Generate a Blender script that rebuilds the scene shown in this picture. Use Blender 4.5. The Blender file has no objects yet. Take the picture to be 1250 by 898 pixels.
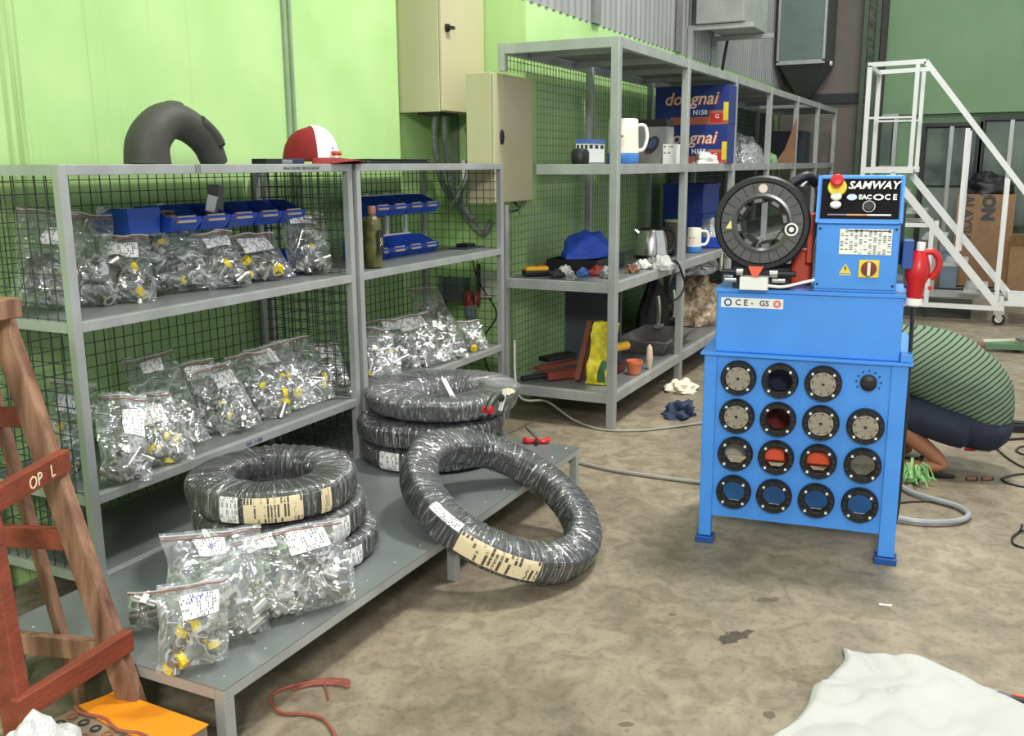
import bpy, bmesh, math, random
import numpy as np
from mathutils import Vector, Matrix, Euler, noise
random.seed(7)
S = bpy.context.scene
COL = S.collection
PI = math.pi

# ------------------------------------------------------------------ camera, world, lights, exposure
YAW, PITCH, ROLL, FPX = .4586, .2077, -.0064, 1172.9
EYE = Vector((0, 0, 1.6))
FWD = Vector((math.cos(YAW)*math.cos(PITCH), math.sin(YAW)*math.cos(PITCH), -math.sin(PITCH)))
_R = Vector((math.sin(YAW), -math.cos(YAW), 0)); _U = _R.cross(FWD)
RGT = _R*math.cos(ROLL) + _U*math.sin(ROLL); UPV = -_R*math.sin(ROLL) + _U*math.cos(ROLL)
cam = bpy.data.cameras.new('camera'); camo = bpy.data.objects.new('camera', cam); COL.objects.link(camo)
cam.sensor_fit = 'HORIZONTAL'; cam.sensor_width = 36; cam.lens = 36*FPX/1250; cam.clip_end = 100; cam.clip_start = .05
camo.matrix_world = Matrix(((RGT.x, UPV.x, -FWD.x, EYE.x), (RGT.y, UPV.y, -FWD.y, EYE.y), (RGT.z, UPV.z, -FWD.z, EYE.z), (0, 0, 0, 1)))
S.camera = camo
S.view_settings.view_transform = 'Standard'; S.view_settings.look = 'None'
S.view_settings.exposure = 0.0; S.view_settings.gamma = 1.0; S.view_settings.use_curve_mapping = False
w = bpy.data.worlds.new('world'); S.world = w; w.use_nodes = True
bg = w.node_tree.nodes['Background']; bg.inputs[0].default_value = (.93, .97, 1.0, 1); bg.inputs[1].default_value = .86

def lamp(name, loc, aim, sx, sy, power, col):
    l = bpy.data.lights.new(name, 'AREA'); l.shape = 'RECTANGLE'; l.size = sx; l.size_y = sy; l.energy = power; l.color = col
    o = bpy.data.objects.new(name, l); COL.objects.link(o); o.location = loc
    o.rotation_euler = (Vector(aim)-Vector(loc)).to_track_quat('-Z', 'Y').to_euler()
    return o
lamp('high_bay_or_fill_lamp', (5.2, .2, 6.2), (5.1, .3, 0), .7, .7, 340, (1, .97, .92))
lamp('high_bay_or_fill_lamp', (2.0, 1.35, 6.2), (2.1, 1.4, 0), .7, .7, 55, (1, .98, .94))
lamp('high_bay_or_fill_lamp', (-3.0, -1.2, 3.9), (0, .4, .4), .9, .9, 300, (1, .97, .92))  # fill added behind the camera to brighten machine front and rack interiors
lamp('high_bay_or_fill_lamp', (10.6, 0.6, 6.4), (10.6, .7, 0), .7, .7, 110, (1, .98, .94))

def ray(x, y): return FWD + RGT*((x-625)/FPX) - UPV*((y-449)/FPX)
def at_z(x, y, z): d = ray(x, y); return EYE + d*((z-EYE.z)/d.z)
def at_y(x, y, Y): d = ray(x, y); return EYE + d*((Y-EYE.y)/d.y)
def at_x(x, y, X): d = ray(x, y); return EYE + d*((X-EYE.x)/d.x)
def ppm(P): return FPX/((Vector(P)-EYE).dot(FWD))          # pixels per metre at a point

# ------------------------------------------------------------------ materials
MATS = {}
def lin(c):
    return tuple((x/12.92 if x <= .04045 else ((x+.055)/1.055)**2.4) for x in (v/255 for v in c))
def mat(name, rgb, rough=.6, metal=0, var=.12, scale=6, bump=0, bscale=40, stretch=None, spec=None, detail=4, rgb2=None, coat=0):
    if name in MATS: return MATS[name]
    m = bpy.data.materials.new(name); m.use_nodes = True; nt = m.node_tree; N = nt.nodes; L = nt.links
    b = N['Principled BSDF']; c = lin(rgb); b.inputs['Roughness'].default_value = rough; b.inputs['Metallic'].default_value = metal
    if spec is not None: b.inputs['Specular IOR Level'].default_value = spec
    if coat: b.inputs['Coat Weight'].default_value = coat
    tc = N.new('ShaderNodeTexCoord'); mp = N.new('ShaderNodeMapping'); L.new(tc.outputs['Object'], mp.inputs[0])
    if stretch: mp.inputs['Scale'].default_value = stretch
    n = N.new('ShaderNodeTexNoise'); n.inputs['Scale'].default_value = scale; n.inputs['Detail'].default_value = detail
    L.new(mp.outputs[0], n.inputs['Vector'])
    r = N.new('ShaderNodeValToRGB'); L.new(n.outputs['Fac'], r.inputs[0])
    c2 = lin(rgb2) if rgb2 else c
    r.color_ramp.elements[0].position = .3; r.color_ramp.elements[1].position = .7
    r.color_ramp.elements[0].color = tuple(x*(1-var) for x in c)+(1,); r.color_ramp.elements[1].color = tuple(min(1, x*(1+var)) for x in c2)+(1,)
    L.new(r.outputs[0], b.inputs['Base Color'])
    if bump:
        n2 = N.new('ShaderNodeTexNoise'); n2.inputs['Scale'].default_value = bscale; n2.inputs['Detail'].default_value = 5
        L.new(mp.outputs[0], n2.inputs['Vector'])
        bp = N.new('ShaderNodeBump'); bp.inputs['Strength'].default_value = bump; bp.inputs['Distance'].default_value = .02
        L.new(n2.outputs['Fac'], bp.inputs['Height']); L.new(bp.outputs[0], b.inputs['Normal'])
    MATS[name] = m; return m

def film_mat(name, base=.10, ridge=.75, tint=(.80, .83, .82), scale=14, rough=.10, wrap=False):
    """thin crumpled clear plastic: see-through between the creases, shiny and milky on them; wrap: creases run round the coil's section"""
    if name in MATS: return MATS[name]
    m = bpy.data.materials.new(name); m.use_nodes = True; nt = m.node_tree; N = nt.nodes; L = nt.links
    for x in list(N): N.remove(x)
    out = N.new('ShaderNodeOutputMaterial'); tc = N.new('ShaderNodeTexCoord'); src = tc.outputs['Object']
    if wrap:
        sp = N.new('ShaderNodeSeparateXYZ'); L.new(src, sp.inputs[0]); at = N.new('ShaderNodeMath'); at.operation = 'ARCTAN2'; L.new(sp.outputs[1], at.inputs[0]); L.new(sp.outputs[0], at.inputs[1])
        xy = N.new('ShaderNodeVectorMath'); xy.operation = 'MULTIPLY'; L.new(src, xy.inputs[0]); xy.inputs[1].default_value = (1, 1, 0)
        ln = N.new('ShaderNodeVectorMath'); ln.operation = 'LENGTH'; L.new(xy.outputs[0], ln.inputs[0])
        cb_ = N.new('ShaderNodeCombineXYZ'); L.new(at.outputs[0], cb_.inputs[0]); L.new(ln.outputs['Value'], cb_.inputs[1]); L.new(sp.outputs[2], cb_.inputs[2])
        sc = N.new('ShaderNodeVectorMath'); sc.operation = 'MULTIPLY'; L.new(cb_.outputs[0], sc.inputs[0]); sc.inputs[1].default_value = (2.4, .55, .55); src = sc.outputs[0]
    n1 = N.new('ShaderNodeTexNoise'); n1.inputs['Scale'].default_value = scale; n1.inputs['Detail'].default_value = 2.5; n1.inputs['Distortion'].default_value = 1.0
    L.new(src, n1.inputs['Vector'])
    a = N.new('ShaderNodeMath'); a.operation = 'SUBTRACT'; a.inputs[1].default_value = .5; L.new(n1.outputs['Fac'], a.inputs[0])
    ab = N.new('ShaderNodeMath'); ab.operation = 'ABSOLUTE'; L.new(a.outputs[0], ab.inputs[0])
    rp = N.new('ShaderNodeValToRGB'); L.new(ab.outputs[0], rp.inputs[0])
    rp.color_ramp.elements[0].position = 0; rp.color_ramp.elements[0].color = (ridge, ridge, ridge, 1)
    rp.color_ramp.elements[1].position = .030; rp.color_ramp.elements[1].color = (base, base, base, 1)
    bp = N.new('ShaderNodeBump'); bp.inputs['Strength'].default_value = .8; bp.inputs['Distance'].default_value = .03; L.new(n1.outputs['Fac'], bp.inputs['Height'])
    tr = N.new('ShaderNodeBsdfTransparent'); tr.inputs[0].default_value = (.95, .96, .95, 1)
    gl = N.new('ShaderNodeBsdfGlossy'); gl.inputs['Color'].default_value = (1, 1, 1, 1); gl.inputs['Roughness'].default_value = rough; L.new(bp.outputs[0], gl.inputs['Normal'])
    df = N.new('ShaderNodeBsdfDiffuse'); df.inputs[0].default_value = tint+(1,); L.new(bp.outputs[0], df.inputs['Normal'])
    gd = N.new('ShaderNodeMixShader'); gd.inputs[0].default_value = .35; L.new(gl.outputs[0], gd.inputs[1]); L.new(df.outputs[0], gd.inputs[2])
    mx = N.new('ShaderNodeMixShader'); L.new(rp.outputs[0], mx.inputs[0]); L.new(tr.outputs[0], mx.inputs[1]); L.new(gd.outputs[0], mx.inputs[2])
    L.new(mx.outputs[0], out.inputs[0]); MATS[name] = m; return m

def print_mat(name, paper, ink, sx=9, sy=5, dens=.5):
    """paper with rows of small printed marks, laid out in the sticker's own UV space"""
    if name in MATS: return MATS[name]
    m = bpy.data.materials.new(name); m.use_nodes = True; nt = m.node_tree; N = nt.nodes; L = nt.links
    b = N['Principled BSDF']; b.inputs['Roughness'].default_value = .6
    uv = N.new('ShaderNodeUVMap'); br = N.new('ShaderNodeTexBrick'); L.new(uv.outputs[0], br.inputs['Vector'])
    br.offset = 0; br.inputs['Scale'].default_value = 1; br.inputs['Brick Width'].default_value = 1/sx; br.inputs['Row Height'].default_value = 1/sy
    br.inputs['Mortar Size'].default_value = .20/max(sx, sy); br.inputs['Mortar Smooth'].default_value = 0
    br.inputs['Color1'].default_value = (1, 1, 1, 1); br.inputs['Color2'].default_value = (0, 0, 0, 1); br.inputs['Mortar'].default_value = (1, 1, 1, 1)
    nz = N.new('ShaderNodeTexNoise'); nz.inputs['Scale'].default_value = 30; L.new(uv.outputs[0], nz.inputs['Vector'])
    ad = N.new('ShaderNodeMath'); ad.operation = 'ADD'; L.new(br.outputs['Color'], ad.inputs[0]); L.new(nz.outputs['Fac'], ad.inputs[1])
    gt = N.new('ShaderNodeMath'); gt.operation = 'GREATER_THAN'; L.new(ad.outputs[0], gt.inputs[0]); gt.inputs[1].default_value = dens+.35
    mx = N.new('ShaderNodeMix'); mx.data_type = 'RGBA'; L.new(gt.outputs[0], mx.inputs[0])
    mx.inputs[6].default_value = lin(ink)+(1,); mx.inputs[7].default_value = lin(paper)+(1,)
    L.new(mx.outputs[2], b.inputs['Base Color']); MATS[name] = m; return m

steel = mat('galvanised_steel', (168, 171, 168), .42, .35, .16, 5, .08, 60, stretch=(1, 1, .6))
steel_plate = mat('steel_plate', (128, 133, 132), .38, .35, .14, 3, .05, 30)
wire_m = mat('mesh_wire', (74, 80, 74), .5, .4, .1)
green_m = None
chrome = mat('bright_steel', (205, 205, 200), .22, .9, .08)
zinc = mat('zinc_fitting', (150, 150, 142), .24, .8, .3, 18)
dark_metal = mat('dark_metal', (46, 47, 48), .45, .4, .2, 30)
black_p = mat('black_plastic', (22, 22, 24), .45, 0, .2)
rubber = mat('black_rubber', (24, 25, 27), .55, 0, .25, 20, .2, 80)
yellow_cap = mat('yellow_cap', (222, 200, 40), .45, 0, .1)
white_paper = mat('white_paper', (236, 236, 230), .7, 0, .04)
sticker = print_mat('printed_sticker', (240, 240, 236), (96, 98, 102), 16, 7, .62)
hose_tag = print_mat('cream_hose_tag', (228, 212, 170), (84, 78, 70), 18, 3, .62)
blue_bin = mat('blue_bin_plastic', (28, 72, 168), .4, 0, .12)
blue_paint = mat('blue_machine_paint', (68, 144, 228), .38, 0, .07, 4, .03, 60, coat=.15)
blue_dark = mat('blue_machine_paint_dark', (24, 76, 150), .42, 0, .1)
beige_m = mat('beige_cabinet_paint', (188, 182, 146), .42, 0, .04, 2)
clear = film_mat('clear_bag_film', .16, .62, scale=13)
clear2 = film_mat('cling_wrap', .13, .68, scale=9, rough=.14, wrap=True)
clear3 = film_mat('loose_film', .15, .5, scale=9)
ink_blue = mat('blue_ink', (40, 66, 140), .6, 0, .05)
ink_dark = mat('dark_ink', (40, 40, 42), .6, 0, .05)
red_p = mat('red_plastic', (196, 26, 30), .35, 0, .1)
orange_p = mat('orange_red_paint', (222, 84, 46), .45, 0, .1)
white_p = mat('white_plastic', (232, 232, 226), .4, 0, .04)
grey_p = mat('grey_plastic', (112, 118, 122), .5, 0, .08)
card = mat('brown_cardboard', (150, 118, 84), .8, 0, .1, 12)
wood_m = mat('old_red_wood', (112, 66, 46), .75, 0, .4, 5, .3, 30, stretch=(5, 5, .7), rgb2=(140, 108, 84))
wood_r = mat('red_brown_wood', (128, 58, 36), .6, 0, .25, 4, .2, 30, stretch=(1, 6, 6))
white_cloth = mat('white_fabric', (182, 182, 177), .85, 0, .04, 5, .15, 90)

# ------------------------------------------------------------------ mesh helpers
class MB:
    def __init__(s): s.v = []; s.f = []; s.m = []; s.uv = []
    def add(s, verts, faces, mi=0, uvs=None):
        o = len(s.v); s.v += [tuple(p) for p in verts]
        for i, f in enumerate(faces):
            s.f.append([o+k for k in f]); s.m.append(mi); s.uv.append(uvs[i] if uvs else None)
        return s
    def box(s, c, d, R=None, mi=0):
        P = []
        for z in (-.5, .5):
            for y in (-.5, .5):
                for x in (-.5, .5):
                    q = Vector((x*d[0], y*d[1], z*d[2]))
                    if R is not None: q = R @ q
                    P.append(q+Vector(c))
        return s.add(P, [(0, 2, 3, 1), (4, 5, 7, 6), (0, 1, 5, 4), (2, 6, 7, 3), (0, 4, 6, 2), (1, 3, 7, 5)], mi)
    def bb(s, a, b, mi=0):
        return s.box([(a[i]+b[i])/2 for i in range(3)], [abs(b[i]-a[i]) for i in range(3)], None, mi)
    def bar(s, a, b, wd, ht, up=(0, 0, 1), mi=0):
        a = Vector(a); b = Vector(b); d = (b-a); L = d.length; d.normalize()
        u = Vector(up)
        if abs(u.dot(d)) > .98: u = Vector((1, 0, 0))
        x = d.cross(u).normalized(); z = x.cross(d)
        R = Matrix((x, d, z)).transposed()
        return s.box((a+b)/2, (wd, L, ht), R, mi)
    def tube(s, pts, r, n=8, caps=True, mi=0, closed=False):
        pts = [Vector(p) for p in pts]; k = len(pts); rs = r if isinstance(r, (list, tuple)) else [r]*k
        T = []
        for i in range(k):
            a = pts[i-1] if (i > 0 or closed) else pts[i]; b = pts[(i+1) % k] if (i < k-1 or closed) else pts[i]
            t = b-a; T.append(t.normalized() if t.length > 1e-9 else Vector((0, 0, 1)))
        x = T[0].orthogonal().normalized(); V = []
        for i in range(k):
            x = x-T[i]*x.dot(T[i])
            x = x.normalized() if x.length > 1e-6 else T[i].orthogonal().normalized()
            y = T[i].cross(x)
            for j in range(n):
                a = 2*PI*j/n; V.append(pts[i]+(x*math.cos(a)+y*math.sin(a))*rs[i])
        F = []
        for i in range(k if closed else k-1):
            for j in range(n):
                a = i*n+j; b = i*n+(j+1) % n; c = ((i+1) % k)*n+(j+1) % n; d = ((i+1) % k)*n+j
                F.append((a, b, c, d))
        if caps and not closed:
            F.append(tuple(range(n-1, -1, -1))); F.append(tuple((k-1)*n+j for j in range(n)))
        return s.add(V, F, mi)
    def cyl(s, a, b, r, n=16, mi=0): return s.tube([a, b], r, n, True, mi)
    def lathe(s, prof, n=32, M=None, closed=False, mi=0, fr=None, cap=True):
        M = M or Matrix(); V = []; F = []; k = len(prof)
        for j in range(n):
            a = 2*PI*j/n
            for i, (r, z) in enumerate(prof):
                if fr: r, z = fr(a, i, r, z)
                V.append(M @ Vector((r*math.cos(a), r*math.sin(a), z)))
        for j in range(n):
            for i in range(k if closed else k-1):
                a = j*k+i; b = ((j+1) % n)*k+i; c = ((j+1) % n)*k+(i+1) % k; d = j*k+(i+1) % k
                F.append((a, b, c, d))
        if cap and not closed:
            F.append(tuple(j*k for j in range(n-1, -1, -1))); F.append(tuple(j*k+k-1 for j in range(n)))
        return s.add(V, F, mi)
    def ring(s, a, b, ro, ri, n=10, mi=0):
        a = Vector(a); b = Vector(b); d = (b-a); L = d.length; q = d.to_track_quat('Z', 'X').to_matrix().to_4x4(); q.translation = a
        return s.lathe([(ri, 0), (ro, 0), (ro, L), (ri, L)], n, q, True, mi)
    def grid(s, fn, nu, nv, mi=0, uv=False):
        V = [fn(i/nu, j/nv) for j in range(nv+1) for i in range(nu+1)]; F = []; U = []
        for j in range(nv):
            for i in range(nu):
                a = j*(nu+1)+i; F.append((a, a+1, a+nu+2, a+nu+1))
                U.append([(i/nu, j/nv), ((i+1)/nu, j/nv), ((i+1)/nu, (j+1)/nv), (i/nu, (j+1)/nv)])
        return s.add(V, F, mi, U if uv else None)

def obj(name, mb, mats, parent=None, loc=None, smooth=False, bevel=0, world=False, kind=None, solid=0, angle=40):
    """one mesh object; world=True: the mesh was given in world space and is moved under its parent/loc"""
    off = Vector((0, 0, 0))
    if world:
        if parent is not None: off = PW[parent.name]
        elif loc is not None: off = Vector(loc)
    me = bpy.data.meshes.new(name)
    me.from_pydata([(x-off.x, y-off.y, z-off.z) for x, y, z in mb.v], [], mb.f)
    for m in (mats if isinstance(mats, (list, tuple)) else [mats]): me.materials.append(m)
    me.polygons.foreach_set('material_index', mb.m)
    if any(u is not None for u in mb.uv):
        ul = me.uv_layers.new(name='uv'); k = 0
        for p, u in zip(me.polygons, mb.uv):
            for q, li in enumerate(p.loop_indices):
                if u: ul.data[li].uv = u[q]
    if smooth:
        me.polygons.foreach_set('use_smooth', [True]*len(me.polygons)); me.set_sharp_from_angle(angle=math.radians(angle))
    me.validate(); me.update()
    o = bpy.data.objects.new(name, me); COL.objects.link(o)
    if parent is not None:
        o.parent = parent
        if loc is not None and not world: o.location = loc
        PW[o.name] = PW[parent.name]+(Vector(loc) if (loc is not None and not world) else Vector())
    else:
        if loc is not None: o.location = loc
        PW[o.name] = Vector(loc) if loc is not None else Vector()
    if bevel:
        b = o.modifiers.new('bevel', 'BEVEL'); b.width = bevel; b.segments = 2; b.limit_method = 'ANGLE'; b.angle_limit = math.radians(50)
    if solid:
        b = o.modifiers.new('thickness', 'SOLIDIFY'); b.thickness = solid; b.offset = 0
    if kind: o['kind'] = kind
    return o
PW = {}
def tag(o, label, cat, group=None):
    o['label'] = label; o['category'] = cat
    if group: o['group'] = group
    return o
def thing(name, label, cat, loc=(0, 0, 0), rotz=0, group=None):
    o = bpy.data.objects.new(name, None); COL.objects.link(o); o.empty_display_size = .05
    o.location = loc; o.rotation_euler = (0, 0, rotz); PW[o.name] = Vector(loc)
    return tag(o, label, cat, group)
def struct(name, mb, m, **k):
    o = obj(name, mb, m, **k); o['kind'] = 'structure'; return o
def dup(root, loc, rotz=None, label=None, group=None):
    r = root.copy(); COL.objects.link(r); r.location = loc; PW[r.name] = Vector(loc)
    if rotz is not None: r.rotation_euler = (0, 0, rotz)
    if label: r['label'] = label
    if group: r['group'] = group
    for ch in list(root.children):
        c = ch.copy(); COL.objects.link(c); c.parent = r
        for g in list(ch.children):
            d = g.copy(); COL.objects.link(d); d.parent = c
    return r
def text(name, body, size, mats, parent=None, M=None, shear=0, ext=.0006, align='CENTER', spacing=1.0, world=False, bold=0):
    cu = bpy.data.curves.new('t', 'FONT'); cu.body = body; cu.size = size; cu.shear = shear; cu.extrude = ext; cu.align_x = align; cu.align_y = 'CENTER'
    cu.space_character = spacing; cu.resolution_u = 2; cu.offset = bold
    t = bpy.data.objects.new('t', cu); COL.objects.link(t)
    me = bpy.data.meshes.new_from_object(t); bpy.data.objects.remove(t); bpy.data.curves.remove(cu)
    if M is not None:
        if world and parent is not None: M = Matrix.Translation(-PW[parent.name]) @ M
        me.transform(M)
    me.materials.clear(); me.materials.append(mats); me.name = name
    o = bpy.data.objects.new(name, me); COL.objects.link(o)
    if parent is not None: o.parent = parent
    PW[o.name] = Vector()
    return o
def frame(o, x, y, z=None):
    x = Vector(x).normalized(); y = Vector(y).normalized(); z = x.cross(y)
    m = Matrix((x, y, z)).transposed().to_4x4(); m.translation = Vector(o); return m
def nz(p, f=1, seed=0): return noise.noise(Vector((p[0]*f+seed*3.7, p[1]*f-seed*1.3, p[2]*f+seed)))
def spline(pts, k=8):
    P = [Vector(p) for p in pts]; out = []
    for i in range(len(P)-1):
        a = P[max(0, i-1)]; b = P[i]; c = P[i+1]; d = P[min(len(P)-1, i+2)]
        for j in range(k):
            t = j/k; out.append(.5*((2*b)+(c-a)*t+(2*a-5*b+4*c-d)*t*t+(3*b-a-3*c+d)*t**3))
    out.append(P[-1]); return out

# ------------------------------------------------------------------ the setting
def floor_mat():
    m = bpy.data.materials.new('stained_concrete'); m.use_nodes = True; nt = m.node_tree; N = nt.nodes; L = nt.links
    b = N['Principled BSDF']; g = N.new('ShaderNodeNewGeometry')
    def noise_n(sc, det=6, dist=0):
        n = N.new('ShaderNodeTexNoise'); n.inputs['Scale'].default_value = sc; n.inputs['Detail'].default_value = det; n.inputs['Distortion'].default_value = dist
        L.new(g.outputs['Position'], n.inputs['Vector']); return n
    def ramp(src, p0, c0, p1, c1):
        r = N.new('ShaderNodeValToRGB'); r.color_ramp.elements[0].position = p0; r.color_ramp.elements[0].color = c0+(1,)
        r.color_ramp.elements[1].position = p1; r.color_ramp.elements[1].color = c1+(1,); L.new(src, r.inputs[0]); return r
    def mix(a, bb, fac, mode='MULTIPLY'):
        x = N.new('ShaderNodeMix'); x.data_type = 'RGBA'; x.blend_type = mode
        if isinstance(fac, float): x.inputs[0].default_value = fac
        else: L.new(fac, x.inputs[0])
        L.new(a, x.inputs[6])
        if isinstance(bb, tuple): x.inputs[7].default_value = bb+(1,)
        else: L.new(bb, x.inputs[7])
        return x.outputs[2]
    base = ramp(noise_n(1.3, 8, .6).outputs['Fac'], .3, lin((120, 110, 92)), .72, lin((158, 147, 124)))
    col = base.outputs[0]
    col = mix(col, ramp(noise_n(9, 8, 1.0).outputs['Fac'], .35, (.60, .58, .54), .62, (1.05, 1.05, 1.04)).outputs[0], .8)
    col = mix(col, ramp(noise_n(45, 5).outputs['Fac'], .30, (.55, .53, .5), .46, (1, 1, 1)).outputs[0], .6)
    wn = noise_n(22, 4, .5)
    # oil stains, each with its own place and outline
    for (px, py, rx, ry, ang, dk) in ((895, 777, .085, .035, .5, .30), (938, 732, .05, .022, .1, .55), (820, 750, .022, .012, 0, .5), (940, 873, .022, .02, 0, .45), (768, 884, .03, .015, 0, .5), (845, 762, .09, .03, .3, .82), (1000, 830, .14, .10, .6, .80)):
        p = at_z(px, py, 0)
        mp = N.new('ShaderNodeMapping'); mp.vector_type = 'TEXTURE'; mp.inputs['Location'].default_value = p; mp.inputs['Rotation'].default_value = (0, 0, -PI/2+YAW+ang); mp.inputs['Scale'].default_value = (rx, ry, 1)
        L.new(g.outputs['Position'], mp.inputs[0])
        ln = N.new('ShaderNodeVectorMath'); ln.operation = 'LENGTH'; L.new(mp.outputs[0], ln.inputs[0])
        ad = N.new('ShaderNodeMath'); ad.operation = 'MULTIPLY_ADD'; L.new(wn.outputs['Fac'], ad.inputs[0]); ad.inputs[1].default_value = 2.2; L.new(ln.outputs['Value'], ad.inputs[2])
        rr = ramp(ad.outputs[0], .0, (dk, dk*.95, dk*.88), .5, (1, 1, 1)); rr.color_ramp.elements[0].position = .95; rr.color_ramp.elements[1].position = 1.0
        dv = N.new('ShaderNodeMath'); dv.operation = 'DIVIDE'; L.new(ad.outputs[0], dv.inputs[0]); dv.inputs[1].default_value = 2.0; L.new(dv.outputs[0], rr.inputs[0])
        col = mix(col, rr.outputs[0], 1.0)
    L.new(col, b.inputs['Base Color'])
    ro = ramp(noise_n(3, 5).outputs['Fac'], .3, (.42,)*3, .7, (.68,)*3); L.new(ro.outputs[0], b.inputs['Roughness'])
    bp = N.new('ShaderNodeBump'); bp.inputs['Strength'].default_value = .12; bp.inputs['Distance'].default_value = .01; L.new(noise_n(60, 6).outputs['Fac'], bp.inputs['Height']); L.new(bp.outputs[0], b.inputs['Normal'])
    return m
struct('floor', MB().bb((-1.5, -3.2, -.06), (14.5, 3.42, 0)), floor_mat())

def wall_mat(name, rgb, rgb2, streak=.25):
    m = bpy.data.materials.new(name); m.use_nodes = True; nt = m.node_tree; N = nt.nodes; L = nt.links
    b = N['Principled BSDF']; b.inputs['Roughness'].default_value = .62; g = N.new('ShaderNodeNewGeometry')
    n = N.new('ShaderNodeTexNoise'); n.inputs['Scale'].default_value = 2.2; n.inputs['Detail'].default_value = 6; L.new(g.outputs['Position'], n.inputs['Vector'])
    r = N.new('ShaderNodeValToRGB'); r.color_ramp.elements[0].position = .3; r.color_ramp.elements[1].position = .7
    r.color_ramp.elements[0].color = lin(rgb)+(1,); r.color_ramp.elements[1].color = lin(rgb2)+(1,); L.new(n.outputs['Fac'], r.inputs[0])
    mp = N.new('ShaderNodeMapping'); mp.inputs['Scale'].default_value = (34, 34, .35); L.new(g.outputs['Position'], mp.inputs[0])
    n2 = N.new('ShaderNodeTexNoise'); n2.inputs['Scale'].default_value = 1; n2.inputs['Detail'].default_value = 3; L.new(mp.outputs[0], n2.inputs['Vector'])
    r2 = N.new('ShaderNodeValToRGB'); r2.color_ramp.elements[0].position = .30; r2.color_ramp.elements[0].color = (.62, .60, .52, 1); r2.color_ramp.elements[1].position = .42; r2.color_ramp.elements[1].color = (1, 1, 1, 1); L.new(n2.outputs['Fac'], r2.inputs[0])
    # rain streaks belong to the stretch of wall left of the conduit only
    sx = N.new('ShaderNodeSeparateXYZ'); L.new(g.outputs['Position'], sx.inputs[0])
    rx = N.new('ShaderNodeMapRange'); rx.inputs['From Min'].default_value = 2.6; rx.inputs['From Max'].default_value = 3.6; rx.inputs['To Min'].default_value = streak; rx.inputs['To Max'].default_value = .04; L.new(sx.outputs[0], rx.inputs['Value'])
    mx = N.new('ShaderNodeMix'); mx.data_type = 'RGBA'; mx.blend_type = 'MULTIPLY'; L.new(rx.outputs[0], mx.inputs[0]); L.new(r.outputs[0], mx.inputs[6]); L.new(r2.outputs[0], mx.inputs[7])
    L.new(mx.outputs[2], b.inputs['Base Color'])
    bp = N.new('ShaderNodeBump'); bp.inputs['Strength'].default_value = .08; bp.inputs['Distance'].default_value = .02; L.new(n.outputs['Fac'], bp.inputs['Height']); L.new(bp.outputs[0], b.inputs['Normal'])
    return m
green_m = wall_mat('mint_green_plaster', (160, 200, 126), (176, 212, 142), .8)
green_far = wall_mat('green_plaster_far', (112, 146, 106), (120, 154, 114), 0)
struct('wall_left', MB().bb((-1.5, 3.30, 0), (5.146, 3.62, 5.2)), green_m)
struct('wall_left', MB().bb((5.146, 3.42, 0), (5.905, 3.62, 5.2)), green_m)
struct('wall_left', MB().bb((5.905, 2.80, 0), (14.5, 3.62, 2.637)), green_m)  # wall stepped forward, shaped so the rack's top board keeps it in shade
struct('wall_left', MB().bb((5.905, 2.83, 2.637), (14.5, 3.62, 6)), green_m)
# double conduit line down the plaster
cd = MB()
for dx in (0, .045): cd.bb((4.075+dx, 3.285, 1.2), (4.093+dx, 3.30, 5.2))
struct('trim_1', cd, mat('green_conduit', (128, 150, 118), .5))
# corrugated cladding above the plaster
cor = MB(); X = 5.905; V = []; k = 0
prof = [(0, 0), (.04, 0), (.06, -.025), (.10, -.025), (.12, 0)]
xs = []
while X < 14.5:
    for a, d in prof[:-1]: xs.append((X+a, d))
    X += .12
xs.append((X, 0))
V = [(x, 2.815+d, z) for z in (2.637, 6.0) for x, d in xs]; n = len(xs)
cor.add(V, [(i, i+1, n+i+1, n+i) for i in range(n-1)])
struct('trim_2', cor, mat('corrugated_steel', (150, 152, 150), .45, .3, .15, 3, stretch=(1, 1, .2)))
for kx in (7.03, 9.16):
    struct('trim_3', MB().bb((kx, 2.765, 2.637), (kx+.13, 2.789, 6.0)), mat('cladding_seam_strip', (120, 121, 118), .6))
# end wall: grey-brown panel, then the green room wall
struct('wall_end', MB().bb((14.5, 1.66, 0), (14.65, 3.62, 6)), mat('grey_brown_panel', (118, 112, 104), .6, 0, .06))
struct('trim_4', MB().bb((14.44, 1.70, 2.42), (14.5, 2.79, 2.55)), mat('dark_band', (46, 50, 54), .6))
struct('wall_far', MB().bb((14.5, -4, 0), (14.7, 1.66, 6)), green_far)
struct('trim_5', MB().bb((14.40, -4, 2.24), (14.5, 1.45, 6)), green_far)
# steel lattice column at the corner
cl = MB()
for dy in (0, .16):
    cl.bb((14.2, 1.52+dy, 0), (14.28, 1.58+dy, 6))
for i in range(30):
    z = i*.2; cl.bar((14.24, 1.55, z), (14.24, 1.71, z+.2 if i % 2 else z+.1), .02, .02)
struct('trim_6', cl, mat('dark_green_steel', (70, 88, 72), .5, .2, .15))
struct('trim_7', MB().bb((14.2, 1.44, 0), (14.36, 1.51, 6)), mat('dark_brown_edge', (52, 46, 44), .6))

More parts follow.
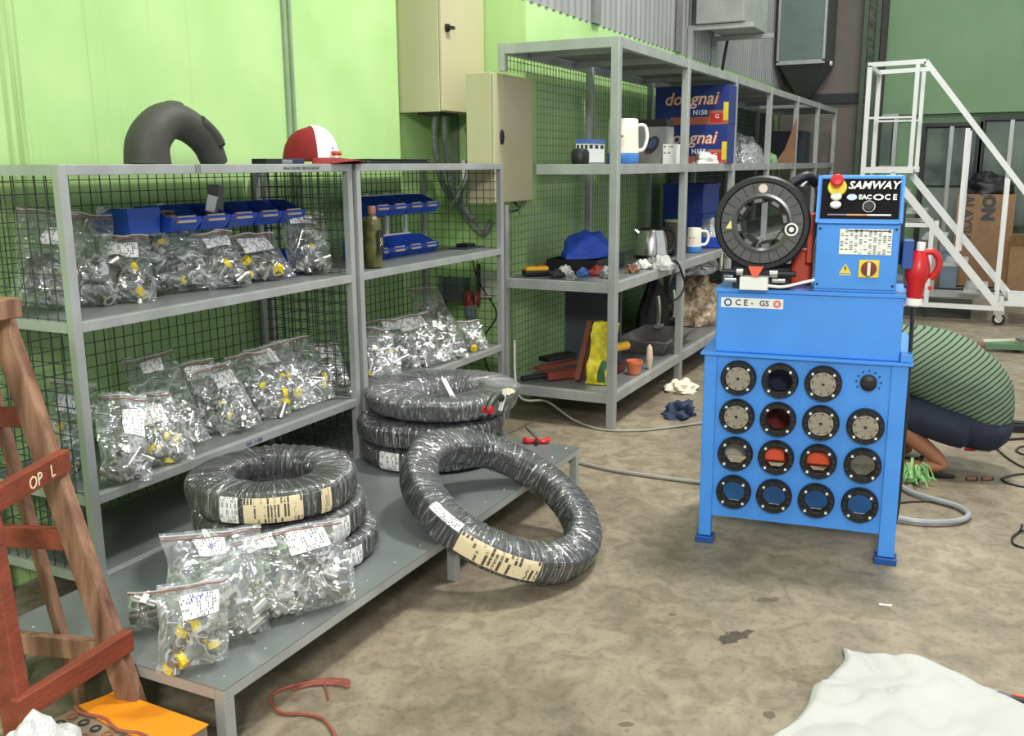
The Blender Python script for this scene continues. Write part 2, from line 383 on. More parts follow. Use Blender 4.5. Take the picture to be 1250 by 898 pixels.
glass_m = mat('window_glass', (54, 66, 58), .08, 0, .3, 1.5, rgb2=(96, 112, 98), spec=.8)  # green mottling painted in for trees mirrored in the panes
alu = mat('white_aluminium', (176, 180, 176), .4, .2, .08)
dark_alu = mat('dark_aluminium', (44, 46, 46), .4, .2, .1)
def window(name, px0, px1, py0, py1, fm, bars, panel=None):
    a = at_x(px0, py0, 14.46); b = at_x(px1, py1, 14.46); b.z = max(b.z, .03)
    y0, y1, z0, z1 = b.y, a.y, b.z, a.z
    w_ = struct(name, MB().bb((14.44, y0, z0), (14.49, y1, z1)), mat('window_reveal', (60, 66, 60), .7))
    t = .05
    f = MB().bb((14.39, y0-t, z1), (14.45, y1+t, z1+t)).bb((14.39, y0-t, z0-.02), (14.45, y1+t, z0)).bb((14.39, y0-t, z0), (14.45, y0, z1)).bb((14.39, y1, z0), (14.45, y1+t, z1))
    obj('window_frame', f, fm, w_)
    for q in range(bars+1):
        ya = y0+(y1-y0)*q/(bars+1); yb = y0+(y1-y0)*(q+1)/(bars+1); zz = z0
        if panel:
            zz = z0+(z1-z0)*panel
            obj('lower_panel', MB().bb((14.40, ya+.02, z0+.02), (14.435, yb-.02, zz-.03)), mat('grey_door_panel', (118, 128, 122), .5), w_)
        obj('pane', MB().bb((14.42, ya+.02, zz), (14.43, yb-.02, z1-.02)), glass_m, w_)
        if q: obj('mullion', MB().bb((14.385, ya-.025, z0), (14.435, ya+.025, z1)), alu, w_)
    return w_
window('window_1', 1131, 1178, 155, 341, dark_alu, 1, .62)
window('window_2', 1203, 1250, 147, 343, dark_alu, 1, .0)
window('window_3', 1072, 1088, 144, 202, alu, 0, None)

# ------------------------------------------------------------------ welded racks
def wire_panel(parent, o, ux, uy, pitch=.05, r=.0016, hole=None, wm=None):
    """welded mesh: o corner, ux and uy edge vectors; hole = (u0,u1,v0,v1) in metres"""
    o = Vector(o); ux = Vector(ux); uy = Vector(uy); L1 = ux.length; L2 = uy.length; a = ux/L1; b = uy/L2; mb = MB()
    def seg(d0, d1, at, d, e):
        mb.bar(o+e*at+d*d0, o+e*at+d*d1, 2*r, 2*r)
    n = int(L1/pitch)
    for i in range(1, n+1):
        t = i*pitch
        if hole and hole[0] <= t <= hole[1]:
            if hole[2] > .01: seg(0, hole[2], t, b, a)
            seg(hole[3], L2, t, b, a)
        else: seg(0, L2, t, b, a)
    n = int(L2/pitch)
    for i in range(1, n+1):
        t = i*pitch
        if hole and hole[2] <= t <= hole[3]:
            if hole[0] > .01: seg(0, hole[0], t, a, b)
            seg(hole[1], L1, t, a, b)
        else: seg(0, L1, t, a, b)
    return obj('wire_mesh', mb, wm or wire_m, parent, world=True, kind='stuff')

YF, YB, ZT, Z2, Z3, ZB = 2.67, 3.25, 1.612, 1.10, .50, .205
PWD = .034
def rack(x0, x1, label):
    t = thing('wire_mesh_rack', label, 'rack', (x0, YF, 0))
    for x in (x0, x1-PWD):
        for y in (YF, YB-PWD):
            obj('post', MB().bb((x, y, 0), (x+PWD, y+PWD, ZT)), steel, t, world=True, bevel=.002)
    for z in (ZT, Z2, Z3, ZB):
        h = .035
        obj('front_rail', MB().bb((x0+PWD, YF, z-h), (x1-PWD, YF+PWD, z)), steel, t, world=True, bevel=.002)
        obj('back_rail', MB().bb((x0+PWD, YB-PWD, z-h), (x1-PWD, YB, z)), steel, t, world=True)
        for x in (x0, x1-PWD):
            obj('side_rail', MB().bb((x, YF+PWD, z-h), (x+PWD, YB-PWD, z)), steel, t, world=True)
        obj('shelf_board' if z < ZT else 'top_board', MB().bb((x0+PWD, YF+PWD, z-.006), (x1-PWD, YB-PWD, z)), steel_plate, t, world=True)
    wire_panel(t, (x0, YB-.012, ZB), (x1-x0, 0, 0), (0, 0, ZT-ZB))
    for x in (x0+.01, x1-.01):
        wire_panel(t, (x, YF+PWD, ZB), (0, YB-YF-PWD, 0), (0, 0, ZT-ZB))
    return t
XA0, XA1, XB0, XB1 = 2.160, 3.748, 3.781, 5.310
rackA = rack(XA0, XA1, 'galvanised wire mesh rack with a black rubber bend standing on its top')
rackB = rack(XB0, XB1, 'galvanised wire mesh rack holding two rows of blue bins and a dark bottle')
# pencilled code on the top rail and marker on the lower rail
text('rail_writing', '190-61 K251202 / 09/11/24 GIA KE', .017, mat('faint_ink', (92, 94, 96), .6), rackA, frame((3.38, YF-.0015, ZT-.018), (1, 0, 0), (0, 0, 1)), world=True)
text('rail_writing', 'DA - > 3/4', .022, ink_blue, rackA, frame((2.98, YF-.0015, Z3-.019), (1, 0, 0), (0, 0, 1)), world=True)
obj('tape_patch', MB().bb((2.755, YF-.0015, ZT-.034), (2.785, YF, ZT-.001)), mat('dull_tape', (118, 124, 116), .6), rackA, world=True)

# low bench in front of the racks
XN0, XN1, YN = 1.786, 4.336, 1.764
be = thing('low_steel_bench', 'long low grey steel plate bench in front of the mesh racks', 'bench', (XN0, YN, 0))
xm = 3.08
for a, b in ((XN0, xm), (xm+.002, XN1)):
    obj('top_plate', MB().bb((a, YN, ZB-.004), (b, YF-.004, ZB)), steel_plate, be, world=True)
obj('frame_rail', MB().bb((XN0, YN, ZB-.036), (XN1, YN+.034, ZB-.004)), steel, be, world=True, bevel=.002)
obj('frame_rail', MB().bb((XN0, YF-.038, ZB-.036), (XN1, YF-.004, ZB-.004)), steel, be, world=True)
for x in (XN0, xm, XN1-.036):
    obj('cross_rail', MB().bb((x, YN+.034, ZB-.036), (x+.036, YF-.038, ZB-.004)), steel, be, world=True)
for x in (XN0, xm-.02, XN1-.04):
    for y in (YN, YF-.042):
        obj('leg', MB().bb((x, y, 0), (x+.038, y+.038, ZB-.036)), steel, be, world=True, bevel=.002)
for i in range(15):
    x = XN0+.06+i*.175
    obj('rivet', MB().lathe([(.0001, .003), (.004, .002), (.006, 0)], 8, Matrix.Translation((x, YN+.055, ZB)), cap=False), chrome, be, world=True)
for i in range(5):
    obj('rivet', MB().lathe([(.0001, .003), (.004, .002), (.006, 0)], 8, Matrix.Translation((XN0+.03, YN+.12+i*.17, ZB)), cap=False), chrome, be, world=True)

# tall open rack
TX0, TYF, TYB, TZT = 5.37, 1.962, 2.733, 2.313
TZ = (.229, .908, 1.605)
NP, SP = 7, 1.41
tr = thing('tall_storage_rack', 'tall long galvanised rack with mesh back and seven front posts', 'rack', (TX0, TYF, 0))
C2 = dict(x0=5.325, x1=5.885, y0=2.74, y1=2.93, z0=1.37, z1=2.15)      # switch box notched into the rack's corner
for i in range(NP):
    x = TX0+i*SP
    obj('front_post', MB().bb((x, TYF, 0), (x+.055, TYF+.05, TZT)), steel, tr, world=True, bevel=.003)
    if i == 0:
        obj('back_post', MB().bb((x, TYB-.045, 0), (x+.045, TYB, C2['z0']-.01)), steel, tr, world=True)
        obj('back_post', MB().bb((x, TYB-.045, C2['z1']+.005), (x+.045, TYB, TZT)), steel, tr, world=True)
    else: obj('back_post', MB().bb((x, TYB-.045, 0), (x+.045, TYB, TZT)), steel, tr, world=True)
TX1 = TX0+(NP-1)*SP+.055
for z in TZ+(TZT,):
    h = .06
    for i in range(NP-1):
        a = TX0+i*SP+.055; b = TX0+(i+1)*SP
        obj('front_rail', MB().bb((a, TYF+.005, z-h), (b, TYF+.045, z)), steel, tr, world=True, bevel=.002)
        obj('shelf_board' if z < TZT else 'top_board', MB().bb((a, TYF+.045, z-.012), (b, 2.46 if (i == 0 and abs(z-1.605) < .1) else TYB-.045, z-.004)), steel_plate, tr, world=True)
    obj('back_rail', MB().bb((TX0+.045 if abs(z-1.605) > .1 else C2['x1']+.02, TYB-.04, z-h), (TX1, TYB-.005, z)), steel, tr, world=True)
    ye = 2.48 if abs(z-1.605) < .1 else TYB-.045
    obj('end_rail', MB().bb((TX0+.003, TYF+.05, z-h), (TX0+.05, ye, z)), steel, tr, world=True, bevel=.002)
    obj('end_rail', MB().bb((TX1-.05, TYF+.05, z-h), (TX1, TYB-.045, z)), steel, tr, world=True)
for i in range(11):
    x = TX0+.35+i*.75
    obj('top_stiffener', MB().bb((x, TYF+.05, TZT-.05), (x+.03, TYB-.05, TZT-.012)), steel, tr, world=True)
wire_panel(tr, (TX0, TYB-.01, .229), (8.45, 0, 0), (0, 0, TZT-.229), r=.0019, wm=mat('pale_mesh_wire', (122, 128, 120), .5, .3, .1), hole=(0, C2['x1']-TX0+.01, C2['z0']-.229-.01, C2['z1']-.229+.01))
obj('divider_panel', MB().bb((6.30, TYF+.30, .235), (6.325, TYB-.05, .846)), mat('grey_divider', (74, 78, 84), .5), tr, world=True)

# ------------------------------------------------------------------ wall electrics
def cabinet(name, label, x0, x1, y0, y1, z0, z1, lock, oval=False):
    t = thing(name, label, 'electrical cabinet', (x0, y1, z0))
    obj('body', MB().bb((x0, y0+.02, z0), (x1, y1, z1)), beige_m, t, world=True, bevel=.004)
    d = obj('door', MB().bb((x0+.004, y0, z0+.006), (x1-.004, y0+.017, z1-.006)), beige_m, t, world=True, bevel=.003)
    lx, lz = lock
    h = MB()
    if oval:
        h.lathe([(.0001, .014), (.017, .014), (.019, 0)], 16, frame((lx, y0, lz), (1, 0, 0), (0, 0, 1)) @ Matrix.Diagonal((1, 2.4, 1, 1)), cap=False)
    else:
        h.lathe([(.0001, .02), (.022, .018), (.026, 0)], 16, frame((lx, y0, lz), (1, 0, 0), (0, 0, 1)), cap=False)
        h.box((lx+.012, y0-.03, lz), (.05, .02, .018))
    obj('lock_handle', h, black_p, d, world=True, smooth=True)
    return t
c1 = cabinet('electrical_cabinet', 'large beige wall cabinet high on the green wall with black lock knob', 5.33, 5.90, 3.10, 3.418, 1.93, 3.2, (5.40, 2.43))
obj('cable_gland_plate', MB().bb((5.36, 3.14, 1.915), (5.60, 3.30, 1.93)), black_p, c1, world=True)
c2 = cabinet('electrical_cabinet', 'narrow beige switch box with oval black lock, in the tall rack corner', C2['x0'], C2['x1'], C2['y0'], C2['y1'], C2['z0'], C2['z1'], (5.42, 1.77), True)
corr_m = mat('flexible_metal_conduit', (150, 152, 152), .4, .5, .3, 60, .4, 120)
def cable(name, label, pts, r, m, cat='cable', n=8, k=8, group=None):
    P = spline(pts, k); o = obj(name, MB().tube(P, r, n), m, None, loc=P[0], world=True, smooth=True)
    return tag(o, label, cat, group)
g = 'flexible conduits below the beige cabinet'
XF = 5.905                                             # end face of the added wall step; carries the electrics
def ew(px, py, d=.0): return at_x(px, py, XF-d)
cable('flexible_conduit', 'grey flexible conduit curving down from the large beige cabinet', [Vector((5.50, 3.25, 1.92)), at_x(530, 165, 5.55), at_x(534, 195, 5.62), ew(541, 225, .15), ew(556, 248, .06), ew(575, 272, .04), ew(590, 285, .04), ew(600, 270, .04)], .021, corr_m, 'conduit', group=g)
cable('flexible_conduit', 'grey flexible conduit dropping straight from the beige cabinet gland', [Vector((5.56, 3.22, 1.92)), at_x(543, 170, 5.62), at_x(546, 195, 5.70), ew(550, 222, .13), ew(560, 245, .10), ew(578, 268, .09)], .021, corr_m, 'conduit', group=g)
cable('flexible_conduit', 'grey flexible conduit that joins from the grey steel pipe', [ew(573, 190, .05), ew(570, 215, .05), ew(560, 238, .16), ew(549, 256, .16)], .019, corr_m, 'conduit', group=g)
tag(obj('steel_pipe', MB().cyl(ew(575, 140, .05), ew(575, 190, .05), .030, 14).ring(ew(575, 160, .05), ew(575, 155, .05), .042, .03, 14), grey_p, None, loc=ew(575, 190, .05), world=True, smooth=True), 'grey steel pipe with a coupling under the beige cabinet', 'pipe')
P = [ew(566, 195, .03), ew(566, 262, .03)]
tag(obj('white_pipe', MB().cyl(P[0], P[1], .017, 12), white_p, None, loc=P[1], world=True, smooth=True), 'thin white plastic pipe on the wall behind the mesh', 'pipe')
p0, p1 = ew(552, 140), ew(562, 225)
tag(obj('cable_duct', MB().bb((XF-.03, p1.y, p1.z), (XF-.001, p0.y, p0.z)).bb((XF-.034, p1.y+.005, p1.z+.06), (XF-.03, p0.y-.005, p1.z+.075)), mat('green_grey_duct', (112, 128, 106), .5), None, loc=(XF, p1.y, p1.z), world=True), 'green-grey cable duct on the wall below the beige cabinet', 'cable duct')
# socket boxes low on the wall
a = ew(548, 337); b = ew(574, 368)
sb = thing('junction_box', 'grey junction box with open cover on the wall under the middle shelf', 'junction box', (XF, b.y, b.z))
obj('box_body', MB().bb((XF-.10, b.y, b.z), (XF-.001, a.y, a.z)), grey_p, sb, world=True, bevel=.004)
obj('open_cover', MB().box((XF-.13, a.y+.02, (a.z+b.z)/2), (.012, .09, a.z-b.z+.03), Euler((0, 0, .5)).to_matrix()), grey_p, sb, world=True)
a = ew(588, 330); b = ew(604, 362)
tag(obj('socket_box', MB().bb((XF-.07, b.y, b.z), (XF-.001, a.y, a.z)).bb((XF-.075, b.y+.02, b.z+.03), (XF-.07, a.y-.02, a.z-.03)), mat('pale_socket', (206, 206, 196), .5), None, loc=(XF, b.y, b.z), world=True, bevel=.004), 'pale square wall socket box right of the red plug', 'socket')
def cee_plug(label, top, bot, s=1.0, flip=1):
    """industrial plug hanging cable-down: body, cap ring, gland"""
    top = Vector(top); bot = Vector(bot); L = (bot-top).length; q = (bot-top).to_track_quat('Z', 'Y').to_matrix().to_4x4(); q.translation = top
    t = thing('industrial_plug', label, 'plug', bot)
    rm = mat('dark_red_plastic', (150, 34, 26), .4, 0, .1)
    obj('plug_body', MB().lathe([(.024*s, -.02), (.036*s, 0), (.037*s, L*.30), (.034*s, L*.34), (.030*s, L*.42), (.026*s, L*.62), (.022*s, L*.72)], 16, q), rm, t, world=True, smooth=True)
    obj('hinged_cap', MB().lathe([(.001, 0), (.048*s, 0), (.050*s, .012), (.044*s, .026), (.001, .03)], 16, Matrix.Translation(top+RGT*.05*s+Vector((0, 0, -.03))) @ RGT.to_track_quat('Z', 'Y').to_matrix().to_4x4(), cap=False), rm, t, world=True, smooth=True)
    return t, q, L
t, q, L = cee_plug('dark red wall plug hanging under the mesh rack middle shelf', ew(571, 358, .12), ew(577, 402, .12), 1.15)
obj('grey_gland', MB().lathe([(.040, L*.32), (.042, L*.5), (.034, L*.8), (.016, L), (.001, L)], 14, q, cap=False), grey_p, t, world=True, smooth=True)
cable('black_cable', 'thin black cord crossing behind the mesh rack end', [ew(577, 318, .02), ew(585, 345, .09), ew(606, 383, .02), ew(588, 420, .02), ew(604, 470, .02)], .005, black_p)
cable('black_cable', 'thick black cable with straight plug beside the red wall plug', [ew(584, 322, .09), ew(584, 340, .09), ew(584, 362, .09)], .015, black_p)
cable('thin_cable', 'thin dark cable sagging under the narrow switch box', [Vector((5.80, 2.85, 1.37)), at_x(634, 254, 5.78), at_x(625, 258, 5.7), at_x(616, 254, 5.6), at_x(612, 247, 5.55)], .006, black_p)

# equipment on the far part of the wall
ac = thing('air_conditioner_unit', 'grey condenser unit on brackets high on the corrugated wall', 'condenser', (10.0, 2.75, 2.4))
az_ = at_y(905, 25, 2.25).z
obj('casing', MB().bb((9.5, 2.24, az_), (10.55, 2.70, az_+.75)), mat('condenser_casing', (150, 154, 150), .5), ac, world=True, bevel=.01)
for x in (9.54, 10.44):
    obj('bracket_arm', MB().bb((x, 2.15, az_-.05), (x+.05, 2.735, az_-.005)), steel, ac, world=True)
    obj('bracket_upright', MB().bb((x, 2.735, az_-.45), (x+.05, 2.785, az_-.005)), steel, ac, world=True)
obj('insulated_pipe', MB().tube(spline([(10.55, 2.62, az_+.1), (10.62, 2.68, az_-.12), (10.66, 2.72, az_-.35), (10.68, 2.72, 2.36)], 6), .016, 8), black_p, ac, world=True, smooth=True)
hb = thing('taper_bottom_cabinet', 'grey-green steel cabinet with tapering bottom on the end wall', 'cabinet', (14.5, 2.4, 2.4))
A = at_x(938, 79, 13.6); A.y = min(A.y, 2.74); B = at_x(1007, 74, 13.6)
obj('door_panel', MB().bb((13.58, B.y+.03, B.z+.02), (13.60, A.y-.03, 5.2)), mat('grey_green_panel', (104, 122, 112), .35, 0, .1), hb, world=True)
obj('casing', MB().bb((13.6, B.y, B.z), (14.42, A.y, 5.3)), mat('dark_grey_casing', (76, 78, 76), .5), hb, world=True, bevel=.005)
obj('edge_trim', MB().bb((13.57, B.y, B.z-.03), (13.6, A.y, B.z+.02)).bb((13.57, B.y, B.z), (13.6, B.y+.03, 5.3)).bb((13.57, A.y-.03, B.z), (13.6, A.y, 5.3)), steel, hb, world=True)
hp = MB(); yb0, yb1 = B.y+.28, B.y+.42
hp.add([(13.62, B.y+.01, B.z), (14.42, B.y+.01, B.z), (14.42, A.y-.01, B.z), (13.62, A.y-.01, B.z), (14.15, yb0, B.z-.42), (14.40, yb0, B.z-.42), (14.40, yb1, B.z-.42), (14.15, yb1, B.z-.42)],
       [(0, 1, 5, 4), (1, 2, 6, 5), (2, 3, 7, 6), (3, 0, 4, 7), (4, 5, 6, 7)])
obj('hopper', hp, MATS['dark_grey_casing'], hb, world=True)  # dark tapering form below the casing, its use unknown
obj('corner_knob', MB().cyl((13.9, B.y-.02, B.z-.01), (13.9, B.y-.05, B.z-.01), .03, 10), white_p, hb, world=True)

# ------------------------------------------------------------------ blue hopper bins on louvre racks
def bin_mesh(wd=.165, dp=.20, ht=.10, t=.004):
    """open-front hopper bin: origin at back bottom centre, front towards -Y"""
    h = wd/2; f = -dp
    P = [(-h*.9, 0, 0), (h*.9, 0, 0), (h*.9, f*.86, 0), (-h*.9, f*.86, 0),                # floor 0-3
         (-h, 0, ht), (h, 0, ht), (h, f*.42, ht), (-h, f*.42, ht),                        # rim back 4-7
         (h, f, ht*.50), (-h, f, ht*.50), (h, f, ht*.36), (-h, f, ht*.36)]                # front lip 8-11
    F = [(0, 3, 2, 1), (0, 1, 5, 4), (1, 2, 10, 8, 6, 5), (0, 4, 7, 9, 11, 3), (3, 11, 10, 2), (11, 9, 8, 10)]
    return MB().add(P, F)
bin0 = thing('blue_storage_bin', '', 'bin', (0, 0, 0))
bo = obj('bin_shell', bin_mesh(), blue_bin, bin0, solid=.005)
obj('rim', MB().bar((-.0825, -.2, .05), (.0825, -.2, .05), .010, .012), blue_bin, bin0)
obj('label_card', MB().add([(-.05, -.2055, .034), (.05, -.2055, .034), (.05, -.202, .062), (-.05, -.202, .062)], [(0, 1, 2, 3)]), mat('bin_card', (186, 172, 152), .7), bin0, solid=.001)
obj('card_edge', MB().add([(-.062, -.2055, .034), (-.05, -.2055, .034), (-.05, -.202, .062), (-.062, -.202, .062)], [(0, 1, 2, 3)]), mat('rust_red_edge', (150, 70, 48), .7), bin0, solid=.001)
first = [True]
def put_bin(x, y, z, label, group, rz=0):
    if first[0]:
        first[0] = False; bin0.location = (x, y, z); bin0.rotation_euler = (0, 0, rz); bin0['label'] = label; bin0['group'] = group; return bin0
    return dup(bin0, (x, y, z), rz, label, group)
for i in range(4):
    put_bin(4.42+i*.172, 3.155, 1.335, 'blue hopper bin with a brown card, upper row above the lower bins', 'upper row of blue bins by the dark bottle')
for i in range(4):
    put_bin(4.40+i*.172, 3.155, 1.1005, 'blue hopper bin with a card, lower row standing on the rack board', 'lower row of blue bins by the dark bottle')
for i in range(5):
    put_bin(2.98+i*.172, 3.155, 1.345, 'blue hopper bin hung in a row behind the bagged fittings', 'blue bins behind the bagged fittings')
put_bin(2.80, 3.0, 1.345, 'blue hopper bin turned with its back to the room', 'turned blue bin', PI)
for i in range(3):
    put_bin(3.40+i*.172, 3.155, 1.1005, 'blue hopper bin standing on the board behind the bagged fittings', 'lower blue bins behind the bagged fittings')
for x0, x1, lab in ((2.72, 3.72, 'white upright rail frame carrying the blue bins behind bagged fittings'), (4.36, 5.02, 'white upright rail frame carrying the blue bins by the dark bottle')):
    t = thing('bin_rack', lab, 'bin rack', (x0, 3.17, Z2))
    for q in range(4):
        x = x0+.03+(x1-x0-.06)*q/3
        obj('upright', MB().bb((x-.012, 3.172, Z2), (x+.012, 3.186, 1.45)), white_p, t, world=True)
    for z in (1.19, 1.42):
        obj('hanging_rail', MB().bb((x0, 3.160, z), (x1, 3.171, z+.02)), white_p, t, world=True)
# piece standing in one of the hung bins
sb = thing('boxed_seal', 'small white and grey carton sticking out of a blue bin', 'carton', at_y(258, 262, 3.06))
a = at_y(262, 262, 3.06)
obj('carton', MB().box((a.x, 3.05, a.z+.06), (.06, .05, .13), Euler((0, .25, .3)).to_matrix()), mat('grey_carton', (120, 124, 124), .6), sb, world=True)
obj('carton_label', MB().box((a.x-.045, 3.03, a.z+.05), (.05, .006, .07), Euler((0, .25, -.3)).to_matrix()), sticker, sb, world=True)

# ------------------------------------------------------------------ clear zip bags of fittings
def frand(rng, a, b): return a+(b-a)*rng.random()
def fitting(mb, rng, c, ax, s=1.0, cap=False):
    """hose fitting: tube shank, hexagon nut, and sometimes a yellow dust cap"""
    L = frand(rng, .05, .085)*s; r = frand(rng, .012, .018)*s
    a = c-ax*L/2; b = c+ax*L/2
    mb.ring(a, b, r, r*.6, 9)
    if rng.random() < .6: mb.ring(a+ax*L*.35, a+ax*L*.62, r*1.45, r*.7, 6)
    if cap: mb.cyl(b-ax*.012*s, b+ax*.006*s, r*1.25, 9, mi=1)
def bag(label, pb, ptp, wpx, zs, lean=.6, seed=1, th=.055, lab=None, fill=.5, nf=26, group=None, caps=.15, fs=1.0, zipc=None, film=None, off=0.0, contents=True):
    """pb, ptp: where the bag's foot and mouth show; zs: height of the board; lean: how far it leans back per height"""
    rng = random.Random(seed)
    base = at_z(pb[0], pb[1], zs)
    d = ray(*ptp); # top: on the leaning plane Y-by = lean*(Z-bz)
    k = ((base.y-EYE.y)-lean*(base.z-EYE.z))/(d.y-lean*d.z); top = EYE+d*k
    v = top-base; H = v.length; vh = v.normalized()
    u = (Vector((1, 0, 0))*.55+RGT*.45); u = (u-vh*u.dot(vh)).normalized(); nrm = u.cross(vh)
    if nrm.dot(FWD) > 0: nrm = -nrm
    W = wpx/ppm(base)
    def prof(t):
        if t < .12: return .35+.65*math.sin(t/.12*PI/2)
        if t < fill: return 1.0
        return max(.05, 1-(t-fill)/(1.0-fill)*1.15)
    def P(a, t, side):
        x = a*2-1
        e = max(0, 1-abs(x)**3)**.7
        n = th*e*prof(t)*(1 if side > 0 else .25)*side
        q = base+u*(x*W/2*(1-.06*math.sin(t*3+seed)))+vh*(t*H)+nrm*n
        c = .55*nz(q, 16, seed)+.35*abs(nz(q, 34, seed+5))
        edge = min(1, 4*min(a, 1-a)+.25)
        q = q+nrm*(c*.030*edge*(.5+.5*side))+u*(.02*nz(q, 9, seed+9))+vh*(.012*nz(q, 12, seed+3)*(1 if t > .1 else .2))
        return q
    zmin = min(min(P(i/10, 0, s).z for s in (1, -1)) for i in range(11))
    zmin = min(zmin, min(P(i/10, j/14, 1).z for i in range(11) for j in range(4)))
    dz = Vector((0, 0, zs+.0015-zmin)) if zmin < zs else Vector((0, 0, zs+.0015-zmin))
    t = thing('bag_of_fittings', label, 'bag', (base.x, base.y, zs), 0, group)
    m = MB()
    m.grid(lambda a, b: P(a, b, 1)+dz, 16, 20).grid(lambda a, b: P(1-a, b, -1)+dz, 16, 20)
    obj('plastic_film', m, film or clear, t, world=True, smooth=True, angle=70)
    z0 = .93
    zp = MB().tube([P(i/12, z0, 1)+dz+nrm*.003 for i in range(13)], .0022, 5)
    obj('zip_strip', zp, zipc or mat('zip_red', (150, 92, 70), .5), t, world=True)
    obj('zip_seam', MB().tube([P(i/12, .965, 1)+dz+nrm*.003 for i in range(13)], .002, 5), mat('zip_clear', (200, 202, 200), .3), t, world=True)
    if lab:
        la, lb, ta, tb = lab
        lo = MB().grid(lambda a, b: P(la+(lb-la)*a, ta+(tb-ta)*b, 1)+dz+nrm*.004, 5, 5, uv=True)
        obj('paper_label', lo, sticker, t, world=True, smooth=True)
    if contents:
        f = MB()
        for i in range(int(nf*.55)):
            a = frand(rng, .2, .8); tt = frand(rng, .06, fill*.92)
            c = (P(a, tt, 1)*.55+P(a, tt, -1)*.45)+dz+nrm*frand(rng, -.35, .15)*th
            ang = rng.random()*2*PI
            ax = (u*math.cos(ang)+vh*math.sin(ang)+nrm*frand(rng, -.6, .6)).normalized()
            if c.z < zs+.022*fs: c.z = zs+.022*fs
            ax.z *= min(1, (c.z-zs-.012)/.03); ax.normalize()
            fitting(f, rng, c, ax, fs, rng.random() < caps)
        obj('fittings', f, [zinc, yellow_cap], t, world=True, smooth=True, kind='stuff')
    return t, P, dz, nrm, u, vh, base
G2 = 'bags of fittings on the middle board of the rack with the rubber bend'
G3 = 'bags of fittings on the lower board of the rack with the rubber bend'
GB = 'bags of fittings under the blue bins'
GN = 'bags of ferrules on the low bench'
bag('clear zip bag of large elbow fittings behind the mesh side above the ladder top', (52, 381), (60, 262), 74, Z2, .5, 1, .06, (.45, .85, .55, .8), .42, 16, G2, .25, 1.5)
bag('clear zip bag with a big steel elbow, against the rack corner post', (118, 374), (108, 262), 48, Z2, .45, 2, .06, None, .45, 12, G2, .3, 1.6)
bag('clear zip bag of fittings with blank grey label, right beside the corner post bag', (160, 370), (148, 288), 58, Z2, .6, 3, .06, (.15, .75, .55, .82), .5, 22, G2, .2, 1.2)
bag('tall clear zip bag with tilted printed label, lying against the turned blue bin', (222, 358), (184, 262), 92, Z2, .75, 4, .075, (.25, .8, .62, .9), .5, 30, G2, .2, 1.2)
bag('grey-labelled clear zip bag of shiny fittings under the hung blue bins', (283, 352), (256, 284), 56, Z2, .7, 5, .05, (.2, .8, .6, .85), .55, 22, G2, .05, 1.1)
bag('wide clear zip bag of fittings with two yellow capped ends at its foot', (330, 343), (305, 288), 64, Z2, .8, 6, .05, (.15, .75, .5, .85), .5, 22, G2, .4, 1.2)
bag('bulging round clear bag of tangled fittings by the right post of its board', (380, 335), (368, 262), 58, Z2, .45, 8, .08, (.15, .7, .72, .9), .6, 28, G2, .12, 1.1)
bag('clear zip bag seen through the mesh side above the ladder rung', (70, 590), (92, 470), 56, Z3, .4, 9, .05, (.2, .6, .6, .8), .5, 20, G3, .1)
bag('crumpled clear bag of fittings spilling at the corner post foot, lower board', (152, 592), (150, 486), 56, Z3, .5, 10, .06, (.4, .85, .45, .8), .5, 26, G3, .15, 1.1)
bag('clear zip bag with white and yellow capped fittings in front of taller bags', (208, 567), (180, 480), 62, Z3, .75, 11, .05, (.1, .7, .5, .78), .42, 28, G3, .5)
bag('tall empty-topped clear zip bag with label near its mouth, behind the yellow capped bag', (225, 548), (176, 436), 70, Z3, .8, 12, .05, (.3, .75, .78, .92), .45, 28, G3, .1)
bag('clear zip bag with a round handwritten label, lower board behind the others', (268, 530), (228, 445), 60, Z3, .85, 13, .05, (.3, .8, .7, .9), .5, 28, G3, .1)
bag('clear zip bag with blue inked label leaning left on the lower board', (296, 528), (256, 450), 58, Z3, .8, 14, .05, (.35, .85, .6, .85), .5, 28, G3, .1)
bag('creased clear zip bag without label between two labelled bags, lower board', (332, 512), (298, 432), 56, Z3, .8, 15, .05, None, .6, 30, G3, .25)
bag('clear zip bag with square white label at the top, lower board right half', (362, 503), (322, 424), 62, Z3, .8, 16, .05, (.15, .6, .68, .92), .55, 30, G3, .3)
bag('clear zip bag with many yellow caps near the right post, lower board', (386, 492), (352, 414), 56, Z3, .8, 17, .05, None, .55, 28, G3, .45)
bag('small clear zip bag wedged against the right post, lower board', (410, 482), (394, 420), 44, Z3, .6, 18, .05, (.2, .7, .65, .9), .5, 20, G3, .1)
bag('clear bag of brassy fittings by the left post of the bottle rack', (470, 470), (452, 402), 58, Z3, .7, 19, .055, None, .55, 24, GB, .25, 1.1)
bag('clear zip bag of copper coloured fittings under the blue bins, second along', (492, 452), (470, 392), 54, Z3, .8, 20, .06, (.3, .7, .7, .9), .6, 24, GB, .1, 1.2)
bag('clear zip bag with square grey label in the middle of its board', (528, 446), (498, 386), 56, Z3, .8, 21, .055, (.1, .7, .62, .92), .6, 24, GB, .1, 1.1)
bag('very long clear zip bag leaning high against the back mesh', (556, 440), (512, 350), 46, Z3, 1.0, 22, .05, None, .75, 30, GB, .12)
bag('small clear bag of fittings at the end post of its board', (582, 428), (570, 392), 32, Z3, .6, 23, .05, None, .7, 14, GB, .25)
